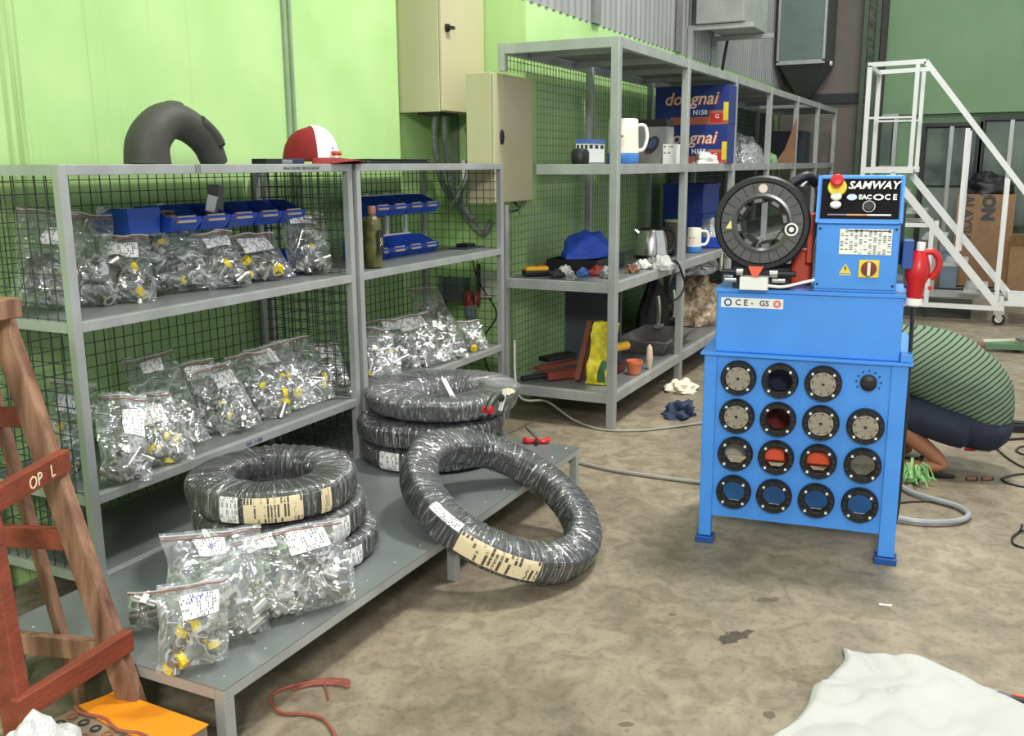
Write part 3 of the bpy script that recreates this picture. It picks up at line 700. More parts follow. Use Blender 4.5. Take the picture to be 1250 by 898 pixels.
# bench bags
bf = bag('small upright zip bag with blue inked label and yellow capped fittings at the bench corner', (237, 817), (234, 712), 88, ZB, .08, 31, .05, (.25, .82, .62, .86), .62, 26, GN, .45, 1.1)
text('ink_mark', 'QT', .026, ink_blue, bf[0], frame(bf[1](.48, .80, 1)+bf[2]+bf[3]*.007, bf[4], bf[5]), world=True)
b2 = bag('large cloudy zip bag of ferrules standing behind the small yellow capped bag', (272, 784), (258, 652), 124, ZB, .55, 32, .085, (.3, .6, .72, .92), .42, 0, GN, 0, 1, contents=False, film=clear3)
text('ink_mark', '*', .05, ink_blue, b2[0], frame(b2[1](.45, .80, 1)+b2[2]+b2[3]*.008, b2[4], b2[5]), world=True)
b3 = bag('clear zip bag of bright ferrules in the middle of the bench bags', (346, 752), (318, 652), 96, ZB, .6, 33, .085, (.25, .6, .78, .98), .45, 0, GN, 0, 1, contents=False, film=clear3)
b4 = bag('clear zip bag of long fittings with large printed label, right of the ferrule bags', (398, 742), (372, 640), 84, ZB, .5, 34, .07, (.15, .72, .66, .92), .62, 44, GN, .0, 1.15)
b5 = bag('flat clear zip bag lying back against the hose coils', (330, 708), (304, 640), 140, ZB, .75, 35, .03, (.1, .4, .5, .8), .5, 10, GN, 0, 1, film=clear3)
b6 = bag('dark bag of steel parts beside the ladder, behind the corner bag', (186, 770), (180, 722), 46, ZB, .5, 36, .05, None, .7, 10, GN, .1, 1.4)
fr = MB().ring((0, 0, -.028), (0, 0, .028), .0185, .0145, 16)
fr_me = obj('steel_ferrule', fr, chrome, smooth=True)
rng = random.Random(5); used = False
for bgx, lab, n in ((b2, 'bright steel ferrule inside the large cloudy bench bag', 22), (b3, 'bright steel ferrule inside the middle bench bag of ferrules', 30)):
    t, P, dz, nrm, u, vh, base = bgx
    for i in range(n):
        a = .16+.70*((i*5) % n)/n; row = i % 4; tt = .07+.085*row+frand(rng, -.01, .01)
        c = P(a, tt, 1)+dz-nrm*frand(rng, .010, .030)
        c.z = max(c.z, ZB+.022)
        ang = rng.random()*PI; ax = (u*math.cos(ang)+vh*math.sin(ang)*.5+nrm*frand(rng, -.7, .7)).normalized()
        ax.z *= min(1, max(0, (c.z-ZB-.02)/.02)); ax.normalize()
        o = fr_me if not used else fr_me.copy()
        if used: COL.objects.link(o)
        used = True
        o.location = c; o.rotation_euler = ax.to_track_quat('Z', 'X').to_euler()
        tag(o, lab, 'ferrule', 'ferrules in the bench bags: '+('cloudy bag' if bgx is b2 else 'middle bag'))

# ------------------------------------------------------------------ hose coils in cling wrap
def coil(label, c, Rm, a, b, tags=(), M=None, seed=0, group=None, film=None, taper=0):
    """c centre; Rm mean radius, a half-width, b half-height of the winding pack. Windings are lathed ridges, film wraps them."""
    t = thing('hose_coil', label, 'hose coil', c, 0, group)
    if M is not None: t.rotation_euler = M.to_euler()
    prof = []; k = 56
    for i in range(k):
        p = 2*PI*i/k; ca, sa = math.cos(p), math.sin(p)
        e = .45
        r = a*math.copysign(abs(ca)**e, ca); z = b*math.copysign(abs(sa)**e, sa)
        s = 1-.05*(0.5+.5*math.cos(i*PI))
        prof.append((Rm+r*s+taper*z, z*s))
    obj('hose_windings', MB().lathe(prof, 72, None, True), rubber, t, smooth=True, angle=80)
    pr2 = []
    for i in range(40):
        p = 2*PI*i/40; ca, sa = math.cos(p), math.sin(p); e = .55
        z = (b+.004)*math.copysign(abs(sa)**e, sa)
        pr2.append((Rm+(a+.004)*math.copysign(abs(ca)**e, ca)+taper*z, z))
    def wob(an, i, r, z):
        q = (math.cos(an)*Rm, math.sin(an)*Rm, i*.02+seed)
        k_ = .006*nz(q, 14, seed)+.004*math.sin(an*46+i*.35)*max(0, nz(q, 3, seed+2)+.5)
        dr = r-Rm; L = math.hypot(dr, z)+1e-6
        return r+dr/L*k_, z+z/L*k_
    obj('cling_wrap', MB().lathe(pr2, 150, None, True, fr=wob), film or clear2, t, smooth=True, angle=80)
    for (a0, a1, t0, t1, m_) in tags:
        def lf(x, y):
            an = a0+(a1-a0)*x; p = t0+(t1-t0)*y; ca, sa = math.cos(p), math.sin(p); e = .55
            z = (b+.011)*math.copysign(abs(sa)**e, sa)
            r = Rm+(a+.011)*math.copysign(abs(ca)**e, ca)+taper*z
            return Vector((r*math.cos(an), r*math.sin(an), z))
        obj('paper_tag', MB().grid(lf, 10, 6, uv=True), m_, t, smooth=True)
    return t
RZ = math.atan2(-1, 0)
camdir = lambda c: math.atan2(-c[1], -c[0])        # azimuth from a coil to the camera side
GC = 'hose coils stacked on the bench behind the ferrule bags'
ctop = at_z(334, 588, .48)
cA = (ctop.x, ctop.y, ZB+.066+.212)
az = camdir(cA)
coil('wrapped black hose coil on top of the stack behind the ferrule bags', cA, .222, .078, .056, [(az-.62, az-.40, -.55, .5, sticker), (az-.34, az+.30, -.55, .45, hose_tag), (az+.52, az+.66, -.5, .45, hose_tag)], None, 1, GC)
coil('wrapped black hose coil in the middle of the stack, white label showing', (cA[0]+.02, cA[1]-.01, ZB+.060+.105), .228, .082, .049, [(az+.55, az+.80, -.7, .4, sticker)], None, 2, GC)
coil('wrapped black hose coil at the bottom of the stack, on the bench plate', (cA[0]+.05, cA[1]-.03, ZB+.056), .232, .085, .049, [(az+.55, az+.8, -.5, .3, sticker)], None, 3, GC)
# leaning coil
tl = .4797; az0 = -1.5708
n_ = Vector((math.sin(tl)*math.cos(az0), math.sin(tl)*math.sin(az0), math.cos(tl))); e1 = Vector((-math.sin(az0), math.cos(az0), 0)); e2 = n_.cross(e1)
ML = Matrix((e1, e2, n_)).transposed()
def ang_of(px, py, c):
    d = ray(px, py); q = EYE+d*((Vector(c)-EYE).dot(n_)/d.dot(n_)); q = ML.transposed() @ (q-Vector(c)); return math.atan2(q.y, q.x)
cL = (3.346, 1.700, .250)
a1, a2, a3 = ang_of(530, 628, cL), ang_of(560, 660, cL), ang_of(655, 703, cL)
def span(a, b):
    while b-a > PI: b -= 2*PI
    while b-a < -PI: b += 2*PI
    return a, b
s1 = span(a1, a2); s2 = span(a2, a3)
coil('large film wrapped hose coil leaning from the floor onto the bench edge', cL, .3677, .070, .062, [(s1[0], s1[1]-.06*(s1[1]-s1[0]), .45, 1.2, sticker), (s2[0], s2[1], -.15, .75, hose_tag)], ML, 4)
# stack at the far end of the bench
GD = 'hose coils stacked at the far end of the bench'
pB = at_z(548, 508, .52); cB = Vector((min(pB.x, 4.02), pB.y, 0)); cB = Vector((3.98, 2.36, 0))
az = camdir(cB)
coil('dark wrapped hose coil at the bottom of the far bench stack, with white label', (cB.x-.04, cB.y+.02, ZB+.056), .26, .10, .052, [(az-.75, az-.45, -.5, .5, sticker)], None, 5, GD)
coil('dark wrapped hose coil in the middle of the far bench stack', (cB.x-.05, cB.y+.03, ZB+.168), .26, .10, .052, [], None, 6, GD)
coil('hose coil in loose clear wrap on top of the far bench stack', (cB.x+.02, cB.y, ZB+.285), .27, .105, .056, [(az+.9, az+1.1, .6, 1.3, hose_tag)], None, 7, GD, film=film_mat('thick_wrap', .24, .8, scale=9, wrap=True), taper=.35)
zt = ZB+.345
q = Vector((cB.x-.23, cB.y-.16, zt))
tag(obj('film_scrap', MB().grid(lambda a, b: Vector((q.x+.02+a*.04, q.y-.02+b*.05, zt-.004+.085*b+.01*math.sin(a*6))), 6, 8), white_p, None, loc=(q.x, q.y, zt), world=True, solid=.002, smooth=True), 'white curled strip of backing film on the wrapped coil', 'film strip')
q = at_z(604, 500, zt+.02)
gsh = thing('hand_clipper', 'dark green hand clipper with white blade lying on the top coil', 'clipper', (q.x, q.y, zt))
obj('grip', MB().tube(spline([(q.x-.07, q.y, zt+.03), (q.x-.03, q.y, zt+.06), (q.x+.02, q.y, zt+.075), (q.x+.05, q.y-.01, zt+.06)], 4), .018, 8), mat('dark_green_grip', (34, 52, 40), .5), gsh, world=True, smooth=True)
obj('blade', MB().bar((q.x+.03, q.y-.01, zt+.01), (q.x+.065, q.y-.02, zt+.10), .022, .004), white_p, gsh, world=True)
obj('red_pivot', MB().cyl((q.x-.06, q.y-.02, zt+.035), (q.x-.06, q.y+.02, zt+.035), .018, 10), red_p, gsh, world=True)
# red handled pliers on the bench end
q = at_z(655, 541, ZB)
pl = thing('hose_pliers', 'red handled pliers with a steel jaw lying on the bench end', 'pliers', (q.x, q.y, ZB))
R0 = RGT*1.0; F0 = Vector((FWD.x, FWD.y, 0)).normalized()
for s in (-1, 1):
    pts = [q+Vector((0, 0, .014))+F0*.0, q+R0*(.03*s)+F0*(-.01)+Vector((0, 0, .014)), q+R0*(.055*s)+F0*(-.005)+Vector((0, 0, .014)), q+R0*(.06*s)+F0*.03+Vector((0, 0, .014))]
    obj('handle', MB().tube(spline(pts, 5), .012, 8), red_p, pl, world=True, smooth=True)
obj('jaw', MB().tube([q+Vector((0, 0, .014)), q-F0*.05+Vector((0, 0, .014))], [.014, .008], 8), dark_metal, pl, world=True)
obj('shank', MB().bar(q+Vector((0, 0, .03)), q-R0*.05+F0*.10+Vector((0, 0, .06)), .012, .012), chrome, pl, world=True)

# ------------------------------------------------------------------ things on top of the mesh racks, bottle
def arc_pts(px, Y): return [at_y(x, y, Y) for x, y in px]
ZTs = ZT+.0005
rb = thing('rubber_duct_bend', 'big dark grey rubber bend standing like an arch on the rack top', 'rubber bend', (2.8, 2.95, ZT))
p = arc_pts([(180, 194), (180, 178), (188, 160), (203, 148), (222, 150), (240, 162), (253, 178), (262, 194)], 2.92)
p[0].z = ZT+.002; p[-1].z = ZT+.002
P2 = spline(p, 6); n = len(P2)
obj('bend', MB().tube(P2, [.088-.034*(i/(n-1)) for i in range(n)], 22), mat('dark_grey_rubber', (58, 58, 52), .6, 0, .15, 9, .08, 30), rb, world=True, smooth=True)
for (i0, i1) in ((14, 24),):
    obj('raised_rib', MB().tube([x+Vector((0, -.01, .055)) for x in P2[i0:i1]], .022, 8), MATS['dark_grey_rubber'], rb, world=True, smooth=True)
pp = [x+Vector((.012, -.045, .022)) for x in P2[-16:-5]]
obj('side_spout', MB().tube(pp, .026, 12), MATS['dark_grey_rubber'], rb, world=True, smooth=True)
e = pp[-1]; obj('spout_mouth', MB().ring(e, e+(pp[-1]-pp[-2]).normalized()*.012, .024, .014, 12), black_p, rb, world=True)
# cap
cq = at_y(380, 193, 2.86); KC = 1.28
cap = thing('baseball_cap', 'red and white baseball cap lying on the rack top', 'cap', (cq.x, cq.y, ZT))
hz = .155; HX = Vector((.2, -.98, 0)); HY = Vector((.98, .2, 0))     # brim points along HX
def dome(a, b):
    th_ = a*2*PI; ph_ = b*PI/2*.995
    r = .093*KC*math.cos(ph_)**.75; x = r*math.cos(th_)*1.12; y = r*math.sin(th_)*.95; z = .012+hz*math.sin(ph_)**1.05*(1+.05*math.cos(th_))
    return Vector((cq.x, cq.y, ZT))+HX*x+HY*y+Vector((0, 0, z))
m = MB()
V = [dome(i/40, j/14) for j in range(15) for i in range(40)]; F = []; mi = []
for j in range(14):
    for i in range(40):
        F.append((j*40+i, j*40+(i+1) % 40, (j+1)*40+(i+1) % 40, (j+1)*40+i)); an = (i+.5)/40*2*PI; mi.append(1 if math.cos(an) > .1-.5*math.sin(an) else 0)
for f, k in zip(F, mi): pass
m.v = [tuple(x) for x in V]; m.f = [list(f) for f in F]; m.m = mi; m.uv = [None]*len(F)
cap_red = mat('cap_red_cloth', (126, 16, 20), .8, 0, .1, 20, .1, 200); cap_white = mat('cap_white_cloth', (232, 230, 226), .8, 0, .04, 20, .1, 200)
obj('crown', m, [cap_red, cap_white], cap, world=True, smooth=True, angle=80, solid=.003)
def brim(a, b):
    an = (a-.5)*2.3; r0 = .10*KC; r = r0+b*.085*KC*math.cos(an*.68)
    return Vector((cq.x, cq.y, ZT))+HX*(r*math.cos(an)*1.05)+HY*(r*math.sin(an)*.92)+Vector((0, 0, .022-.012*b-.028*(abs(math.sin(an))**2)*b+.004))
obj('brim', MB().grid(brim, 18, 6), cap_red, cap, world=True, smooth=True, solid=.004)
obj('top_button', MB().lathe([(.011, 0), (.009, .006), (.0005, .008)], 10, Matrix.Translation((cq.x, cq.y, ZT+.012+hz-.003))), cap_red, cap, world=True)
fm = lambda dx, dz: frame(Vector((cq.x, cq.y, ZT))+HX*(.104*1.0-dz*.32+.006)+HY*dx*1+Vector((0, 0, .03+dz)), HY*-1*-1, (HX*-.32+Vector((0, 0, 1))))
def cap_text(s, size, dx, dz, m_):
    yx = HY; o_ = Vector((cq.x, cq.y, ZT))+HX*(.134-.55*max(0, dz-.03))+HY*dx+Vector((0, 0, .012+dz))
    text('cap_print', s, size, m_, cap, frame(o_, HY, (HX*-.5+Vector((0, 0, 1)))), world=True, ext=.006)
cap_text('KUANG', .026, -.005, .035, mat('red_print', (196, 70, 50), .6)); cap_text('(O) tu', .022, -.005, .06, ink_blue); cap_text('l l k', .03, -.005, .088, ink_dark)
# dark flat folder and small box on the tops
q1 = at_y(432, 195, 2.80); q2 = at_y(522, 195, 2.80)
fd = thing('black_folder', 'thin black folder lying flat across the two rack tops', 'folder', (q1.x, 2.8, ZT))
obj('cover', MB().bb((q1.x+.0, 2.72, ZT+.0005), (q2.x-.10, 2.98, ZT+.010)), black_p, fd, world=True, bevel=.002)
obj('pages', MB().bb((q1.x+.01, 2.73, ZT+.010), (q2.x-.12, 2.97, ZT+.018)), mat('dark_grey_pages', (60, 60, 60), .7), fd, world=True)
obj('top_cover', MB().bb((q1.x+.04, 2.72, ZT+.018), (q2.x-.10, 2.98, ZT+.024)), black_p, fd, world=True, bevel=.002)
q1 = at_y(316, 197, 2.74); q2 = at_y(372, 197, 2.74)
tp = thing('marker_case', 'small dark blue and black case lying beside the cap', 'case', (q1.x, 2.74, ZT))
obj('case_body', MB().bb((q1.x, 2.70, ZT+.0005), (q1.x+.10, 2.78, ZT+.022)), black_p, tp, world=True, bevel=.003)
obj('grey_insert', MB().bb((q1.x+.102, 2.70, ZT+.0005), (q1.x+.17, 2.78, ZT+.018)), grey_p, tp, world=True, bevel=.003)
obj('blue_end', MB().bb((q1.x+.172, 2.70, ZT+.0005), (q1.x+.25, 2.78, ZT+.022)), mat('navy_plastic', (28, 38, 74), .5), tp, world=True, bevel=.003)
# dark bottle
q = at_y(455, 326, 2.745); 
bt = thing('oil_bottle', 'dark olive oil bottle with brown cap on the board left of the bins', 'bottle', (q.x+.03, 2.76, Z2))
bq = Vector((q.x+.03, 2.76, Z2+.0005))
def sq(an, i, r, z): 
    k_ = 1/max(abs(math.cos(an)), abs(math.sin(an)))**.55; return r*k_*(.92), z
obj('bottle_body', MB().lathe([(.034, 0), (.042, .006), (.044, .02), (.044, .17), (.041, .195), (.044, .21), (.040, .238), (.022, .256), (.016, .262), (.016, .272)], 28, Matrix.Translation(bq), fr=sq), mat('dark_olive_plastic', (70, 70, 36), .3, 0, .35, 18, rgb2=(92, 90, 48)), bt, world=True, smooth=True)
obj('cap', MB().lathe([(.020, .268), (.020, .305), (.018, .308)], 16, Matrix.Translation(bq)), mat('brown_cap', (134, 92, 70), .5), bt, world=True, smooth=True)
obj('bottle_label', MB().bb((bq.x-.024, bq.y-.0475, bq.z+.07), (bq.x+.03, bq.y-.0445, bq.z+.19)), mat('black_label', (26, 24, 22), .4), bt, world=True)
text('label_print', 'OIL', .03, mat('pale_print', (196, 196, 170), .5), bt, frame((bq.x+.003, bq.y-.049, bq.z+.13), (0, 0, -1), (1, 0, 0)), world=True)
# little controller on the bench rack board
q1 = at_y(560, 302, 2.9)
tb = thing('black_controller', 'small black and silver device lying at the right end of the bin board', 'device', (q1.x, 2.9, Z2))
obj('base_plate', MB().bb((q1.x-.02, 2.84, Z2+.0005), (q1.x+.22, 2.96, Z2+.008)), mat('navy_plate', (60, 72, 84), .4, .3), tb, world=True)
obj('black_body', MB().bb((q1.x+.04, 2.86, Z2+.008), (q1.x+.14, 2.94, Z2+.03)), black_p, tb, world=True, bevel=.003)

# ------------------------------------------------------------------ crimping machine (local frame: +X to its right, +Y to its back, front plane y=0)
MROT = math.atan2(-.994, .109)
mc = thing('hose_crimping_machine', 'blue hose crimping machine on a die rack frame with black ring head', 'machine', (3.877, 1.019, 0), MROT)
MW, MD = .79, .52
def mo(name, mb, m, parent=mc, **k): return obj(name, mb, m, parent, **k)
for x0, x1 in ((.0, .052), (.728, .79)):
    for y0, y1 in ((0, .05), (MD-.05, MD)):
        lg = mo('leg', MB().bb((x0, y0, .03), (x1, y1, .826)), blue_paint, bevel=.003)
        mo('foot', MB().bb((x0-.012, y0-.012, 0), (x1+.012, y1+.012, .028)), blue_dark, lg, bevel=.003)
mo('table_plate', MB().bb((-.015, -.015, .826), (.805, MD+.01, .838)), blue_paint, bevel=.002)
mo('side_step', MB().bb((.757, .0, .838), (.80, MD, .872)), blue_paint, bevel=.003)
mo('tank_box', MB().bb((.040, .012, .838), (.755, MD-.02, 1.088)), blue_paint, bevel=.006)
mo('tank_lid', MB().bb((.034, .004, 1.088), (.761, MD-.01, 1.104)), blue_paint, bevel=.003)

mo('side_rail', MB().bb((.01, .05, .40), (.04, MD-.05, .44)), blue_paint)
mo('side_rail', MB().bb((.745, .05, .40), (.775, MD-.05, .44)), blue_paint)
# die panel with sixteen round openings
DU = (.143, .309, .477, .647); DZ = (.736, .573, .410, .242); DR = .072
def die_panel():
    m = bpy.data.meshes.new('die_panel'); bm = bmesh.new()
    xs = [.052]+[(DU[i]+DU[i+1])/2 for i in range(3)]+[.728]; zs = [.826]+[(DZ[i]+DZ[i+1])/2 for i in range(3)]+[.123]
    for r in range(4):
        for c in range(4):
            x0, x1, z1, z0 = xs[c], xs[c+1], zs[r], zs[r+1]; cu, cz = DU[c], DZ[r]
            hole = .052 if not (r == 0 and c == 3) else 0
            if not hole:
                bm.faces.new([bm.verts.new((x, .012, z)) for x, z in ((x0, z0), (x1, z0), (x1, z1), (x0, z1))]); continue
            n = 32; out = []; inn = []
            for k in range(n):
                a = 2*PI*(k+.5)/n; ca, sa = math.cos(a), math.sin(a)
                tx = ((x1-cu) if ca > 0 else (x0-cu))/ca if abs(ca) > 1e-6 else 9; tz = ((z1-cz) if sa > 0 else (z0-cz))/sa if abs(sa) > 1e-6 else 9
                t = min(tx, tz); out.append(bm.verts.new((cu+ca*t, .012, cz+sa*t))); inn.append(bm.verts.new((cu+ca*hole, .012, cz+sa*hole)))
            for k in range(n): bm.faces.new((out[k], inn[k], inn[(k+1) % n], out[(k+1) % n]))
            for (x, z) in ((x0, z0), (x1, z0), (x1, z1), (x0, z1)):
                a = math.atan2(z-cz, x-cu) % (2*PI); k = int((a/(2*PI)*n)-.5) % n
                bm.faces.new((out[k], out[(k+1) % n], bm.verts.new((x, .012, z))))
    bm.normal_update(); bm.to_mesh(m); bm.free(); m.materials.append(blue_paint)
    o = bpy.data.objects.new('die_panel', m); COL.objects.link(o); o.parent = mc; PW[o.name] = PW[mc.name]
    s = o.modifiers.new('thickness', 'SOLIDIFY'); s.thickness = .006; s.offset = 0
    return o
die_panel()
# mode knob in the sixteenth place
kn = mo('mode_knob', MB().lathe([(.032, 0), (.031, .022), (.026, .026), (.001, .026)], 24, Matrix.Translation((.647, .008, .750)) @ Euler((PI/2, 0, 0)).to_matrix().to_4x4(), cap=False), black_p, smooth=True)
mo('knob_bar', MB().box((.647, -.022, .750), (.052, .008, .012)), black_p, kn)
for k in range(9):
    a = PI*(-.15+1.3*k/8); mo('dial_mark', MB().box((.647+.046*math.cos(a), .007, .750+.046*math.sin(a)), (.006, .003, .006)), black_p, kn)
# die sets: each hangs in its opening (own things, world placed through the machine frame)
MM = Matrix.Translation((3.877, 1.019, 0)) @ Euler((0, 0, MROT)).to_matrix().to_4x4()
die_dark = mat('blackened_die_steel', (40, 41, 41), .42, .4, .3, 40, .15, 90)
die_face = mat('ground_die_steel', (158, 150, 134), .4, .5, .12, 30)
def die_ring(parent, ri):
    M = Euler((PI/2, 0, 0)).to_matrix().to_4x4()
    obj('ring', MB().lathe([(ri, -.012), (DR-.004, -.012), (DR, -.006), (DR, .020), (DR-.004, .026), (ri+.004, .026), (ri, .022)], 40, M, True), die_dark, parent, smooth=True)
    for k in range(16):
        a = 2*PI*(k+.5)/16
        obj('jaw_base', MB().box((math.cos(a)*(DR-.012), -.028, math.sin(a)*(DR-.012)), (.016, .008, .018), Euler((0, -a, 0)).to_matrix()), die_dark, parent)
    for k in range(4):
        a = PI/4+k*PI/2
        obj('pin', MB().cyl((math.cos(a)*.058, -.026, math.sin(a)*.058), (math.cos(a)*.058, -.036, math.sin(a)*.058), .0055, 10), mat('white_pin', (230, 230, 225), .3, .3), parent)
def die_closed(hole):
    t = thing('die_set', '', 'die set', (0, 0, 0)); die_ring(t, .050)
    for k in range(8):
        a0 = 2*PI*k/8+.012; a1 = 2*PI*(k+1)/8-.012; P = []
        for y in (-.030, .016):
            for a, r in ((a0, hole), (a0, .0495), ((a0+a1)/2, .0495), (a1, .0495), (a1, hole)):
                P.append((math.cos(a)*r, y, math.sin(a)*r))
        F = [(0, 1, 2, 3, 4), (9, 8, 7, 6, 5)]+[(i, i+5, (i+1) % 5+5, (i+1) % 5) for i in range(5)]
        obj('die_jaw', MB().add(P, F), die_face, t)
        am = (a0+a1)/2+.2
        obj('jaw_screw', MB().cyl((math.cos(am)*.041, -.029, math.sin(am)*.041), (math.cos(am)*.041, -.0315, math.sin(am)*.041), .0032, 8), black_p, t)
    return t
def die_open():
    t = thing('die_set', '', 'die set', (0, 0, 0)); die_ring(t, .047)
    for k in range(8):
        a = 2*PI*k/8
        obj('die_jaw', MB().box((math.cos(a)*.0485, .004, math.sin(a)*.0485), (.006, .03, .026), Euler((0, -a, 0)).to_matrix()), die_dark, t)
    return t
dc = die_closed(.007); do_ = die_open(); fl = {'c': False, 'o': False}
kinds = ['coc', 'cocc', 'oooo', 'oooo']
ROWL = [['closed grey die set in the top row, furthest from the mode knob', 'open black die ring in the top row with a navy block behind it', 'closed grey die set in the top row, next to the mode knob'],
        ['closed grey die set in the second row, at the end away from the mode knob', 'open black die ring in the second row with dark red motor behind it', 'closed grey die set in the second row, between open ring and end set', 'closed grey die set directly below the black mode knob'],
        ['open black die ring in the third row with a beige block behind it', 'open black die ring with orange bracket behind it, next to the beige block one', 'open black die ring with orange bracket behind it, next to the floor-showing one', 'open black die ring in the third row with only floor showing through'],
        ['open black die ring in the bottom row of the blue panel']*4]
GD_ = 'die sets in the blue machine panel'
for r in range(4):
    for c, k in enumerate(kinds[r]):
        src = dc if k == 'c' else do_
        lab = ROWL[r][c]
        p = MM @ Vector((DU[c], .004, DZ[r]))
        if not fl[k]:
            fl[k] = True; src.location = p; src.rotation_euler = (0, 0, MROT); src['label'] = lab; src['group'] = GD_
        else: dup(src, p, MROT, lab, GD_)
# what stands inside the frame behind the openings
pu = mo('pump_unit', MB().bb((.10, .20, .36), (.62, .44, .62)), mat('dark_red_motor', (120, 34, 26), .5), bevel=.02)
mo('pump_rib', MB().bb((.27, .185, .40), (.30, .20, .66)), MATS['dark_red_motor'], pu)
mo('pump_rib', MB().bb((.18, .185, .55), (.40, .20, .575)), MATS['dark_red_motor'], pu)
mo('motor_cylinder', MB().cyl((.24, .13, .40), (.58, .13, .40), .052, 20), orange_p, smooth=True)
mo('pump_block', MB().bb((.22, .14, .66), (.40, .42, .826)), mat('navy_block', (22, 30, 58), .5))
mo('back_panel', MB().bb((.052, MD-.06, .045), (.728, MD-.051, .17)), blue_paint)
mo('orange_bracket', MB().bb((.22, .03, .385), (.34, .06, .44)), orange_p, bevel=.006)
mo('orange_bracket', MB().bb((.40, .03, .385), (.54, .06, .44)), orange_p, bevel=.006)
mo('beige_block', MB().bb((.09, .10, .37), (.18, .16, .45)), mat('beige_block', (190, 178, 156), .6))
# ring head
HC = Vector((.206, .03, 1.368)); HM = Matrix.Translation(HC) @ Euler((PI/2, 0, 0)).to_matrix().to_4x4()   # local z -> -Y (front)
head = mo('crimp_head', MB().lathe([(.125, -.20), (.172, -.20), (.172, -.02), (.125, -.02)], 56, HM, True), dark_metal, smooth=True)
mo('front_flange', MB().lathe([(.116, -.02), (.183, -.02), (.187, -.01), (.187, .018), (.180, .026), (.164, .026), (.160, .020), (.116, .020)], 64, HM, True), black_p, head, smooth=True)
seg_m = mat('grey_ring_segment', (86, 87, 86), .5, .3, .15, 30)
for k in range(24):
    a0 = 2*PI*k/24+.010; a1 = 2*PI*(k+1)/24-.010; P = []
    for z in (.0195, .0245):
        for a, r in ((a0, .1165), (a0, .159), (a1, .159), (a1, .1165)): P.append(HM @ Vector((r*math.cos(a), r*math.sin(a), z)))
    mo('ring_segment', MB().add(P, [(3, 2, 1, 0), (4, 5, 6, 7)]+[(i, (i+1) % 4, (i+1) % 4+4, i+4) for i in range(4)]), seg_m, head)
for k in range(16):
    a = 2*PI*(k+.5)/16; p0 = HM @ Vector((.172*math.cos(a), .172*math.sin(a), .024)); p1 = HM @ Vector((.172*math.cos(a), .172*math.sin(a), .033))
    mo('flange_bolt', MB().cyl(p0, p1, .0085, 10), dark_metal, head)
mo('bore_rim', MB().lathe([(.098, .0), (.118, .0), (.118, .028), (.108, .03), (.098, .022)], 48, HM, True), mat('satin_bore', (96, 97, 96), .3, .7, .1), head, smooth=True)
for k in range(8):
    a = 2*PI*k/8+.2; R = Euler((PI/2, 0, 0)).to_matrix()
    c = HM @ Vector((.094*math.cos(a), .094*math.sin(a), -.06))
    mo('master_jaw', MB().box(c, (.034, .14, .052), Euler((0, -a, 0)).to_matrix()), dark_metal, head, bevel=.003)
    c = HM @ Vector((.090*math.cos(a), .090*math.sin(a), .014))
    mo('jaw_clip', MB().box(c, (.014, .012, .03), Euler((0, -a, 0)).to_matrix()), mat('jaw_clip_steel', (120, 120, 118), .35, .6), head)
mo('round_badge', MB().cyl(HM @ Vector((.0, .137, .0245)), HM @ Vector((.0, .137, .029)), .0175, 20), mat('pale_badge', (222, 206, 196), .4), head)
mo('warning_mark', MB().add([HM @ Vector(q) for q in ((-.140, -.022, .0252), (-.104, -.022, .0252), (-.122, .010, .0252), (-.140, -.022, .028), (-.104, -.022, .028), (-.122, .010, .028))], [(0, 1, 2), (3, 4, 5), (0, 1, 4, 3), (1, 2, 5, 4), (2, 0, 3, 5)]), mat('warning_yellow', (238, 216, 150), .5), head)
mo('direction_badge', MB().ring(HM @ Vector((.116, -.022, .028)), HM @ Vector((.116, -.022, .034)), .026, .019, 24), white_p, head)
mo('direction_badge_disc', MB().cyl(HM @ Vector((.116, -.022, .028)), HM @ Vector((.116, -.022, .032)), .018, 20), black_p, head)
mo('direction_badge_hub', MB().cyl(HM @ Vector((.116, -.022, .032)), HM @ Vector((.116, -.022, .035)), .010, 20), white_p, head)
mo('rear_drum', MB().lathe([(.118, -.36), (.158, -.36), (.164, -.35), (.164, -.20), (.118, -.20)], 48, HM, True), black_p, head, smooth=True)
mo('side_hose', MB().tube(spline([(.34, .22, 1.50), (.38, .26, 1.54), (.40, .30, 1.48), (.395, .30, 1.34), (.38, .26, 1.2)], 6), .014, 10), chrome, head, smooth=True)
mo('hose_elbow', MB().tube(spline([(.30, .16, 1.52), (.36, .18, 1.55), (.395, .22, 1.52)], 5), .02, 10), dark_metal, head, smooth=True)
mo('red_motor', MB().bb((.315, .20, 1.105), (.398, .36, 1.245)), orange_p, bevel=.015)
mo('red_guard', MB().bb((.375, .16, 1.20), (.398, .30, 1.40)), orange_p, bevel=.004)
